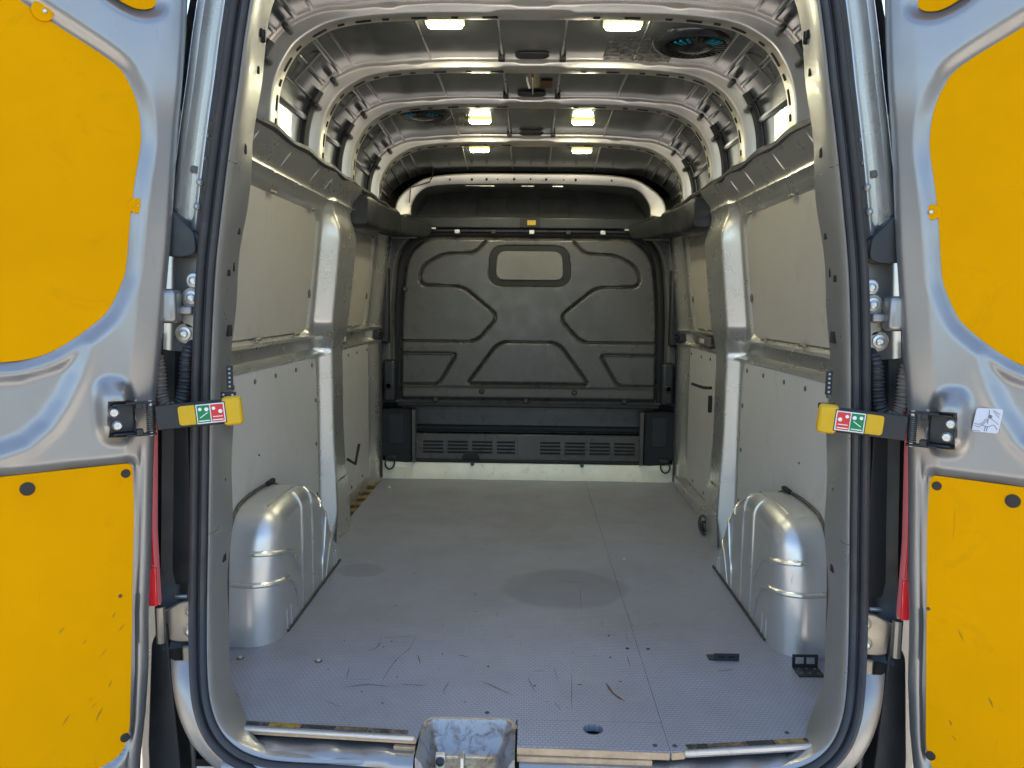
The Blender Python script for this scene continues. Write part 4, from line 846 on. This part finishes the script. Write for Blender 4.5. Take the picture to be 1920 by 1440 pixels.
    for (cx, cz, r) in ((0.795, 1.005, .026), (0.80, 0.955, .022), (0.815, 0.920, .025), (0.79, 1.045, .02)):
        uh.lathe((s*cx, 0.020, cz), (0, -1, 0), [(r, -0.004), (r, 0.006), (r*0.93, 0.008)], 22)
    uh = uh.build('door_hinge', 'steel', van, smooth=30)
    for (cx, cz) in ((0.797, 1.005), (0.817, 0.920), (0.79, 1.045)):
        MB().lathe((s*cx, 0.012, cz), (0, -1, 0), [(0.017, 0), (0.016, 0.004), (0.010, 0.005), (0.009, 0.010), (0.005, 0.012)], 18).build('hinge_bolt', 'bolt', uh)
    MB().box((s*0.838, -0.008, 0.985), (0.040, 0.05, 0.080)).build('hinge_block', 'silver', uh, bevel=0.012, seg=3)
    MB().box((s*0.815, 0.005, 0.975), (0.05, 0.02, 0.022)).build('hinge_block', 'silver', uh, bevel=0.006)
    # black bump stop
    bs = [(0.775, 1.155), (0.835, 1.215), (0.845, 1.10), (0.80, 1.098), (0.772, 1.108)]
    MB().plate([(s*x, -0.012, z) for x, z in rpoly(bs, 0.012)][::1 if s < 0 else -1], (0, 0.05, 0)).build('bump_stop', 'black', van, bevel=0.006)
    # corrugated cable hose from pillar to door
    path = spline([(s*0.800, 0.045, 0.905), (s*0.802, -0.010, 0.870), (s*0.806, -0.020, 0.800), (s*0.818, -0.024, 0.758), (s*0.842, -0.026, 0.748), (s*0.858, -0.028, 0.775), (s*0.862, -0.028, 0.830), (s*0.868, -0.026, 0.870)], 9)
    dense = np.array([path[0]+0*path[0]]); d_ = np.concatenate([[0], np.cumsum(np.linalg.norm(np.diff(path, axis=0), axis=1))]); tt = np.linspace(0, d_[-1], 190)
    dense = np.stack([np.interp(tt, d_, path[:, k]) for k in range(3)], -1)
    rr = [0.0145+0.0022*math.sin(t/0.0062*2*math.pi*0.75) if t > 0.05 else 0.0155 for t in tt]
    half = len(dense)*55//100
    ho = MB().tube(dense[:half], rr[:half], 12).build('cable_hose', 'hose', van, smooth=70); MB().tube(dense[half-1:], rr[half-1:], 12).build('dusty_end', 'hose_tan', ho, smooth=70)
    MB().lathe((s*0.800, 0.034, 0.905), (0, -1, -0.2), [(0.034, 0), (0.030, 0.006), (0.019, 0.012)], 20).build('hose_grommet', 'hose', ho)
    # body tie-bracket under the hinge
    MB().box((s*0.818, 0.0, 0.125), (0.05, 0.02, 0.06)).build('corner_tab', 'steel', van, bevel=0.006)

# outer shell that closes the load space: sides, roof, front, underside
def shell(s):
    prof = [(0.93, -0.30), (0.955, -0.05), (0.965, 0.35), (0.955, 0.80), (0.925, 1.10), (0.875, 1.45), (0.83, 1.72), (0.76, 1.84), (0.60, 1.90), (0.30, 1.925), (0.0, 1.93)]
    c = spline(prof, 4)
    rows = []
    for y, k in ((0.13, 0), (0.16, 0), (3.2, 0)):
        rows.append([(s*x, y, z) for x, z in c])
    return MB().grid(np.array(rows), flip=(s > 0)).build('outer_shell', 'silver', van, smooth=40)
for s in (-1, 1): shell(s)
sh = MB(); sh.box((0, 1.66, -0.24), (1.90, 3.05, 0.02)); sh.box((0, 3.22, 0.82), (1.96, 0.04, 2.26)); sh.build('chassis_shell', 'black', van, smooth=0)
hdr = MB().box((0, 0.10, 1.88), (1.5, 0.14, 0.07)).build('rear_header', 'silver', van, bevel=0.02)
MB().box((0, -0.02, -0.36), (1.78, 0.24, 0.20)).build('rear_bumper', 'black', van, bevel=0.03, seg=3)
MB().box((0, -0.07, -0.235), (1.5, 0.19, 0.03)).build('bumper_step', 'black', van, bevel=0.008)

# ------------------------------------------------------------------ rear doors
DA = R(37.0); H0 = np.array([0.84, -0.06])
def dmap(u, z, w_, s):
    """door coordinates: u away from the hinge side, z up, w towards the viewer"""
    ud = np.array([math.cos(DA), -math.sin(DA)]); nd = np.array([-math.sin(DA), -math.cos(DA)])
    x = H0[0]+u*ud[0]+w_*nd[0]; y = H0[1]+u*ud[1]+w_*nd[1]
    return np.stack([s*x, y, z+0*x], -1)
def duv(px, py, s, w_=0.0):
    """photograph pixel -> (u, z) on the door plane"""
    ud = np.array([s*math.cos(DA), -math.sin(DA), 0]); nd = np.array([-s*math.sin(DA), -math.cos(DA), 0]); o = np.array([s*H0[0], H0[1], 0])+nd*w_
    d_ = ray(px, py); t = ((o-CAM)@nd)/(d_@nd); p_ = CAM+d_*t; return ((p_-o)@ud, p_[2])
UE_Z = [-0.35, -0.08, 0.02, 0.13, 0.27, 0.40, 0.58, 0.76, 0.90, 1.13, 1.38, 1.60, 1.85]; UE_U = [0.08, 0.062, 0.048, 0.038, 0.032, 0.022, 0.012, 0.000, -0.018, -0.045, -0.070, -0.093, -0.112]
def ue(z): return np.interp(z, UE_Z, UE_U)
UPP = [(0.60, 1.63), (0.24, 1.60), (0.187, 1.570), (0.072, 1.508), (0.042, 1.468), (0.027, 1.424), (0.0225, 1.378), (0.0245, 1.337), (0.038, 1.265), (0.050, 1.187), (0.0625, 1.080), (0.073, 1.038), (0.104, 0.974), (0.148, 0.932), (0.190, 0.901), (0.230, 0.880), (0.270, 0.870), (0.32, 0.866), (0.60, 0.866)]
UPP = [tuple(q) for q in spline(UPP[1:-1], 4)]+[UPP[-1], UPP[0]]
LOP = [tuple(q) for q in rpoly([(0.64, 0.626), (0.068, 0.629), (0.068, 0.52), (0.0775, 0.36), (0.087, 0.17), (0.0975, -0.01), (0.118, -0.062), (0.30, -0.115), (0.64, -0.14)], [0.02, 0.016, 0.1, 0.1, 0.1, 0.03, 0.05, 0.05, 0.02])]
TRI = [tuple(q) for q in rpoly([(0.025, 1.80), (-0.025, 1.645), (0.02, 1.628), (0.085, 1.655), (0.16, 1.80)], [0.02, 0.04, 0.05, 0.05, 0.02])]
def door(s):
    us = np.linspace(0, 0.66, 112); zs = np.arange(-0.34, 1.822, 0.0075)
    T, Z = np.meshgrid(us, zs, indexing='ij'); UEv = ue(Z); U = UEv+T*(0.70-UEv)/0.66
    # finer sampling near the hinge edge
    T2 = T**1.25*(0.66**-0.25); U = UEv+T2*(0.70-UEv)/0.66
    W = np.zeros(U.shape); e = U-UEv
    W -= 0.070*(1-sstep(e, 0.0, 0.012)) + 0.021*np.clip((0.078-e)/0.068, 0, 1)*(1-0.35*sstep(Z, 1.38, 1.5)) + 0.006*(1-sstep(e, 0.006, 0.026))              # rolled hinge-side edge
    W -= 0.006*np.exp(-((e-0.040)/0.004)**2)*sstep(Z, -0.2, 0.0)*(1-sstep(Z, 0.60, 0.68))  # weld bead lines
    du = sdf(U, Z, UPP); W -= 0.018*(1-sstep(du, 0.002, 0.030))
    dl = sdf(U, Z, LOP); W -= 0.014*(1-sstep(dl, 0.002, 0.018))
    dt = sdf(U, Z, TRI); W -= 0.024*(1-sstep(dt, 0.002, 0.030))
    # hollow below the window recess, its lower edge a curved ridge
    pk = [(0.70, 0.84), (0.28, 0.838), (0.205, 0.862), (0.155, 0.895), (0.175, 0.84), (0.205, 0.78), (0.235, 0.735), (0.275, 0.700), (0.33, 0.683), (0.70, 0.675)]
    dp = sdf(U, Z, pk); W -= 0.014*(1-sstep(dp, -0.020, 0.014))
    W += 0.004*np.exp(-((dp-0.018)/0.014)**2)*sstep(U, 0.10, 0.2)
    # strap boss
    bx = (U-0.102)/0.042; bz = (Z-0.752-0.10*(U-0.118))/0.076; rr_ = (np.abs(bx)**2.6+np.abs(bz)**3.2)**(1/2.9)
    W += 0.034*(1-sstep(rr_, 0.45, 1.08))
    W -= 0.030*(1-sstep(np.maximum(np.abs(U-0.088)/0.030, np.abs(Z-0.735)/0.040), 0.75, 1.0))*(U < 0.125)
    # gentle sheet-metal waviness
    W += 0.0012*np.sin(U*31+Z*9)+0.0010*np.sin(Z*17-U*13)
    P = dmap(U, Z, W, s)
    d_ = MB().grid(P, flip=(s > 0)).build('rear_door', 'silver', van, smooth=60)
    # outer skin and edge
    zs2 = np.linspace(-0.34, 1.82, 40); rows = []
    for z in zs2:
        a = float(ue(np.array(z))); rows.append([dmap(np.array(u), z, np.array(w_), s) for u, w_ in ((a, -0.094), (a+0.002, -0.10), (a+0.03, -0.115), (0.3, -0.118), (0.70, -0.112), (0.705, -0.10), (0.70, 0.0))])
    MB().grid(np.array(rows), flip=(s < 0)).build('door_skin', 'silver', d_, smooth=60)
    def panel_on(poly, w_, name, m, th=0.004, par=d_, bev=0.001):
        o = [tuple(dmap(np.array(u), z, np.array(w_), s)) for u, z in poly]
        if s > 0: o = o[::-1]
        nd = np.array([s*math.sin(DA), math.cos(DA), 0])*th
        return MB().plate(o, nd).build(name, m, par, smooth=0, bevel=bev)
    yu = panel_on(UPP, -0.012, 'upper_panel', 'yellow'); yu['label'] = 'yellow window infill panel'
    yl = panel_on(LOP, -0.008, 'lower_panel', 'yellow'); yl['label'] = 'yellow lower door panel with black plugs'
    panel_on(TRI, -0.016, 'top_panel', 'yellow')
    def disc(u, z, w_, r, name, m, par, h=0.003, n=16):
        c = dmap(np.array(u), z, np.array(w_), s); nd = (-s*math.sin(DA), -math.cos(DA), 0)
        return MB().lathe(c, nd, [(r, 0), (r, h*0.7), (r*0.75, h)], n).build(name, m, par)
    for (u, z, r) in ((0.273 if s < 0 else 0.226, 0.596, .0145), (0.083, 0.606, .0098), (0.108, -0.019, .0105), (0.55, 0.60, .0145), (0.55, -0.02, .0105)): disc(u, z, -0.008, r, 'panel_plug', 'door_plug', yl)
    disc(0.105 if s < 0 else 0.083, 0.323, -0.008, 0.004, 'panel_screw', 'rust', yl)
    # tabs of the upper panel with screws
    for (u, z, r) in ((0.038, 1.207, 0.0165), (0.20, 1.586, 0.020)):
        tb = disc(u, z, -0.012 if z < 1.4 else -0.010, r, 'panel_tab', 'yellow', yu, 0.004, 20); disc(u-0.002 if z < 1.4 else u-0.004, z, -0.008, 0.0045 if (s > 0 or z > 1.4) else 0.0015, 'tab_screw', 'bolt', yu, 0.004, 10)
    # dark smears on the lower panel
    mb = MB()
    for k in range(10 if s < 0 else 4):
        u = random.uniform(0.11, 0.24); z = random.uniform(0.02, 0.32); L_ = random.uniform(0.01, 0.035); a = R(random.uniform(40, 75)); wd = random.uniform(0.0008, 0.0022)
        pts = [(u, z), (u+wd, z-wd), (u-L_*math.cos(a)*0.5+wd*1.5, z+L_*0.5*math.sin(a)), (u-L_*math.cos(a), z+L_*math.sin(a))]
        mb.add([tuple(dmap(np.array(p[0]), p[1], np.array(-0.0066), s)) for p in pts], [(0, 1, 2, 3)])
    o = mb.build('smear_marks', 'ysmear', yl, smooth=0); o['kind'] = 'stuff'
    return d_
DOOR = {s: door(s) for s in (-1, 1)}
DOOR[-1]['label'] = 'left rear door with yellow panels'; DOOR[1]['label'] = 'right rear door with yellow panels and white sticker'

# white instruction sticker on the right door: line drawing of a strap
u0, z0 = duv(1852, 789, 1)
def dplate(poly, w_, th, name, m, s, par):
    o = [tuple(dmap(np.array(u), z, np.array(w_), s)) for u, z in poly]; o = o[::-1] if s > 0 else o
    return MB().plate(o, np.array([s*math.sin(DA), math.cos(DA), 0])*th).build(name, m, par, smooth=0)
cs = [duv(x, y, 1) for x, y in ((1832, 764), (1882, 767), (1872, 813), (1822, 808))]
stk = dplate(rpoly(cs, 0.006), 0.0035, 0.0015, 'instruction_sticker', 'sticker', 1, DOOR[1])
for ln in ([(1828, 797), (1836, 800), (1846, 793), (1856, 783)], [(1828, 793), (1838, 795), (1850, 785)], [(1856, 783), (1866, 790), (1872, 796)], [(1840, 796), (1852, 800), (1864, 797), (1870, 806)], [(1856, 768), (1855, 779)], [(1852, 799), (1850, 808)], [(1848, 799), (1846, 808)], [(1853, 786), (1852, 794)], [(1866, 770), (1876, 778)], [(1862, 769), (1874, 783)], [(1824, 806), (1838, 808)]):
    p = spline([dmap(np.array(duv(x, y, 1)[0]), duv(x, y, 1)[1], np.array(0.0040), 1) for x, y in ln], 4)
    MB().tube(p, 0.0006, 4).build('drawn_line', 'ink', stk, smooth=0)
c = duv(1857, 781, 1); MB().lathe(dmap(np.array(c[0]), c[1], np.array(0.0036), 1), (-math.sin(DA), -math.cos(DA), 0), [(0.004, 0), (0.004, 0.0008)], 12).build('drawn_ring', 'ink', stk)

# ------------------------------------------------------------------ check straps
def strap(s):
    bu_, bz_ = 0.090, 0.735
    A = dmap(np.array(0.092), bz_, np.array(0.010), s)                      # bracket centre on the door
    ndv = np.array([-s*math.sin(DA), -math.cos(DA), 0.]); udv = np.array([s*math.cos(DA), -math.sin(DA), 0.]); zv = np.array([0, 0, 1.])
    root = MB().box(A, (0.055, 0.004, 0.062), [udv, ndv, zv]).build('check_strap', 'black', van, bevel=0.002)
    for sg in (-1, 1): MB().box(A+zv*0.033*sg+ndv*0.010-udv*0.008, (0.050, 0.024, 0.004), [udv, ndv, zv]).build('bracket_flange', 'black', root, bevel=0.0015)
    for sg in (-1, 1): MB().lathe(A+zv*0.015*sg+udv*(0.010+0.003*sg)+ndv*0.002, ndv, [(0.0115, 0), (0.0115, 0.003), (0.008, 0.007), (0.003, 0.008)], 16).build('strap_bolt', 'bolt', root)
    # pivot with a coil spring
    Bv = A-udv*0.058+ndv*0.026
    MB().tube([Bv-zv*0.040, Bv+zv*0.040], 0.0045, 8).build('pivot_pin', 'bolt', root)
    turns = 13; hel = [Bv+zv*(-0.030+0.060*t/(turns*10))+0.0085*(math.cos(t*0.6283)*udv+math.sin(t*0.6283)*ndv) for t in range(turns*10+1)]
    MB().tube(hel, 0.0019, 5).build('coil_spring', 'black', root, smooth=70)
    for sg in (-1, 1):
        MB().box(Bv+zv*0.036*sg+udv*0.020-ndv*0.004, (0.062, 0.022, 0.005), [udv, ndv, zv]).build('pivot_lug', 'black', root, bevel=0.002)
        MB().box(Bv+zv*0.029*sg+udv*0.024, (0.014, 0.018, 0.014), [udv, ndv, zv]).build('pivot_block', 'black', root, bevel=0.002)
    E = np.array([s*0.655, -0.075, 0.752])                                   # free end over the frame lip
    S0 = Bv-udv*0.012+ndv*0.004
    t = E-S0; L_ = np.linalg.norm(t); t /= L_; nn = np.cross(t, zv); nn /= np.linalg.norm(nn)
    if nn[1] > 0: nn = -nn
    up = np.cross(nn, t); up = up if up[2] > 0 else -up
    arm = MB().box(S0+t*L_*0.45, (L_*0.92, 0.012, 0.056), [t, nn, up]).build('strap_arm', 'black', root, bevel=0.003)
    def onarm(k, h, off): return S0+t*(L_*k)+up*h+nn*off
    pl = rpoly([(0.30, -0.021), (0.80, -0.021), (0.80, 0.021), (0.30, 0.021)], [0.02, 0, 0, 0.02], 6)
    k3 = np.array([(q[0]*L_, q[1]) for q in pl]); k3 = rpoly([(0.27*L_, -0.022), (0.80*L_, -0.022), (0.80*L_, 0.022), (0.27*L_, 0.022)], [0.008, 0.001, 0.001, 0.008], 6)
    o = [S0+t*q[0]+up*q[1]+nn*0.0115 for q in k3]; o = o if s < 0 else o[::-1]
    MB().plate(o, -nn*0.005).build('yellow_cover', 'yellow_plastic', root, bevel=0.002)
    MB().box(S0+t*(L_*0.905), (L_*0.235, 0.024, 0.066), [t, nn, up]).build('yellow_sleeve', 'yellow_plastic', root, bevel=0.0095, seg=4)
    # label: white border, green and red halves with pictograms
    lc = 0.655
    lb = MB().box(onarm(lc, 0, 0.0122), (0.062, 0.0012, 0.044), [t, nn, up]).build('strap_label', 'white', root, bevel=0.0005)
    MB().box(onarm(lc, 0, 0.0121), (0.066, 0.0010, 0.048), [t, nn, up]).build('label_border', 'black', root, bevel=0.0005)
    for sg, m in ((-1, 'green'), (1, 'redprint')):
        cc = onarm(lc, 0, 0.0131)+t*(0.0148*sg); MB().box(cc, (0.0272, 0.0010, 0.039), [t, nn, up]).build('label_half', m, lb, smooth=0)
        f = nn*0.0008
        MB().box(cc+f-up*0.0155, (0.023, 0.0006, 0.0022), [t, nn, up]).build('pictogram', 'white', lb, smooth=0)
        if sg < 0: 
            tt_ = t*math.cos(R(32))+up*math.sin(R(32)); MB().box(cc+f-up*0.003, (0.020, 0.0006, 0.0018), [tt_, nn, np.cross(nn, tt_)]).build('pictogram', 'white', lb, smooth=0)
        else: MB().box(cc+f-up*0.008, (0.021, 0.0006, 0.0018), [t, nn, up]).build('pictogram', 'white', lb, smooth=0)
        MB().lathe(cc+f+up*0.011-t*0.007, nn, [(0.004, 0), (0.004, 0.0005)], 10).build('pictogram', 'white', lb)
        MB().lathe(cc+f+up*(0.010 if sg < 0 else 0.003)+t*0.007, nn, [(0.0045, 0), (0.0045, 0.0005)], 10).build('pictogram', 'white', lb)
    return root
for s in (-1, 1): strap(s)

# ------------------------------------------------------------------ roof lamps
LAMPS = [(834, 46, 'left roof lamp of the pair nearest the rear doors'), (1168, 49, 'right roof lamp of the pair nearest the rear doors'), (900, 228, 'left roof lamp of the middle pair, beside the deeper black fan'), (1093, 230, 'right roof lamp of the middle pair'), (899, 279, 'left roof lamp of the front pair, nearest the bulkhead'), (1091, 281, 'right roof lamp of the front pair, nearest the bulkhead')]
for k, (px, py, lab) in enumerate(LAMPS):
    zc = 1.826
    for _ in range(4): q = at_z(px, py, zc-0.012); zc = 1.824+float(rz(q[1]))
    if k > 3: zc -= 0.014; q = at_z(px, py+3, zc-0.012)
    e = thing('roof_lamp', 'lit rectangular LED '+lab, 'lamp', (q[0], q[1], zc), 'LED roof lamps')
    W2, D2 = (0.116, 0.060) if k < 2 else (0.104, 0.056)
    def rr_box(w_, d__, z0, z1, r): 
        o = rpoly([(q[0]-w_/2, q[1]-d__/2), (q[0]+w_/2, q[1]-d__/2), (q[0]+w_/2, q[1]+d__/2), (q[0]-w_/2, q[1]+d__/2)], r, 5)
        return MB().plate([(x, y, z0) for x, y in o], (0, 0, z1-z0))
    rr_box(W2, D2, zc-0.010, zc+0.004, 0.018).build('lamp_rim', 'clear', e, bevel=0.003)
    rr_box(W2-0.014, D2-0.014, zc-0.018, zc-0.008, 0.014).build('lamp_lens', 'lens', e, bevel=0.004)

# ------------------------------------------------------------------ roof fans
def fan(px, py, lab):
    q = at_z(px, py, 1.80); e = thing('roof_fan', lab, 'fan', (q[0], q[1], 1.83), 'black roof fans')
    h = MB().lathe((q[0], q[1], 1.826), (0, 0, -1), [(0.135, 0), (0.135, 0.012), (0.122, 0.024), (0.105, 0.030), (0.095, 0.026), (0.06, 0.030), (0.045, 0.034), (0.02, 0.035)], 40).build('fan_housing', 'fan', e, smooth=50)
    for k in range(28):
        a = 2*math.pi*k/28; c, s_ = math.cos(a), math.sin(a); blue = k in (17, 18, 19, 23, 24, 25)
        MB().box((q[0]+0.075*c, q[1]+0.075*s_, 1.826-0.0305), (0.036, 0.0075, 0.004), [(c, s_, 0), (-s_, c, 0), (0, 0, 1)]).build('fan_blade', 'blue' if blue else 'fan', h, smooth=0)
    return e
fan(1303, 88, 'black round roof fan on crinkled foil near the rear right corner')
fan(792, 219, 'black round roof fan deeper in the roof on the left side')
# foil patches by the fans
def foil(x0, x1, y0, y1, name='foil_patch'):
    xs = np.linspace(x0, x1, 36); ys_ = np.linspace(y0, y1, 22); P = np.zeros((36, 22, 3))
    for i, x in enumerate(xs):
        for j, y in enumerate(ys_): P[i, j] = (x, y, float(np.interp(abs(x), HALF[:, 0][:36], HALF[:, 1][:36]))+0.0215+float(rz(y))+rng.normal(0, 0.0011)+(0.002 if j % 3 == 0 else 0))
    return MB().grid(P, flip=True).build(name, 'foil', roof, smooth=0)
foil(0.24, 0.46, 0.68, 0.92); foil(-0.44, -0.27, 1.60, 1.80)
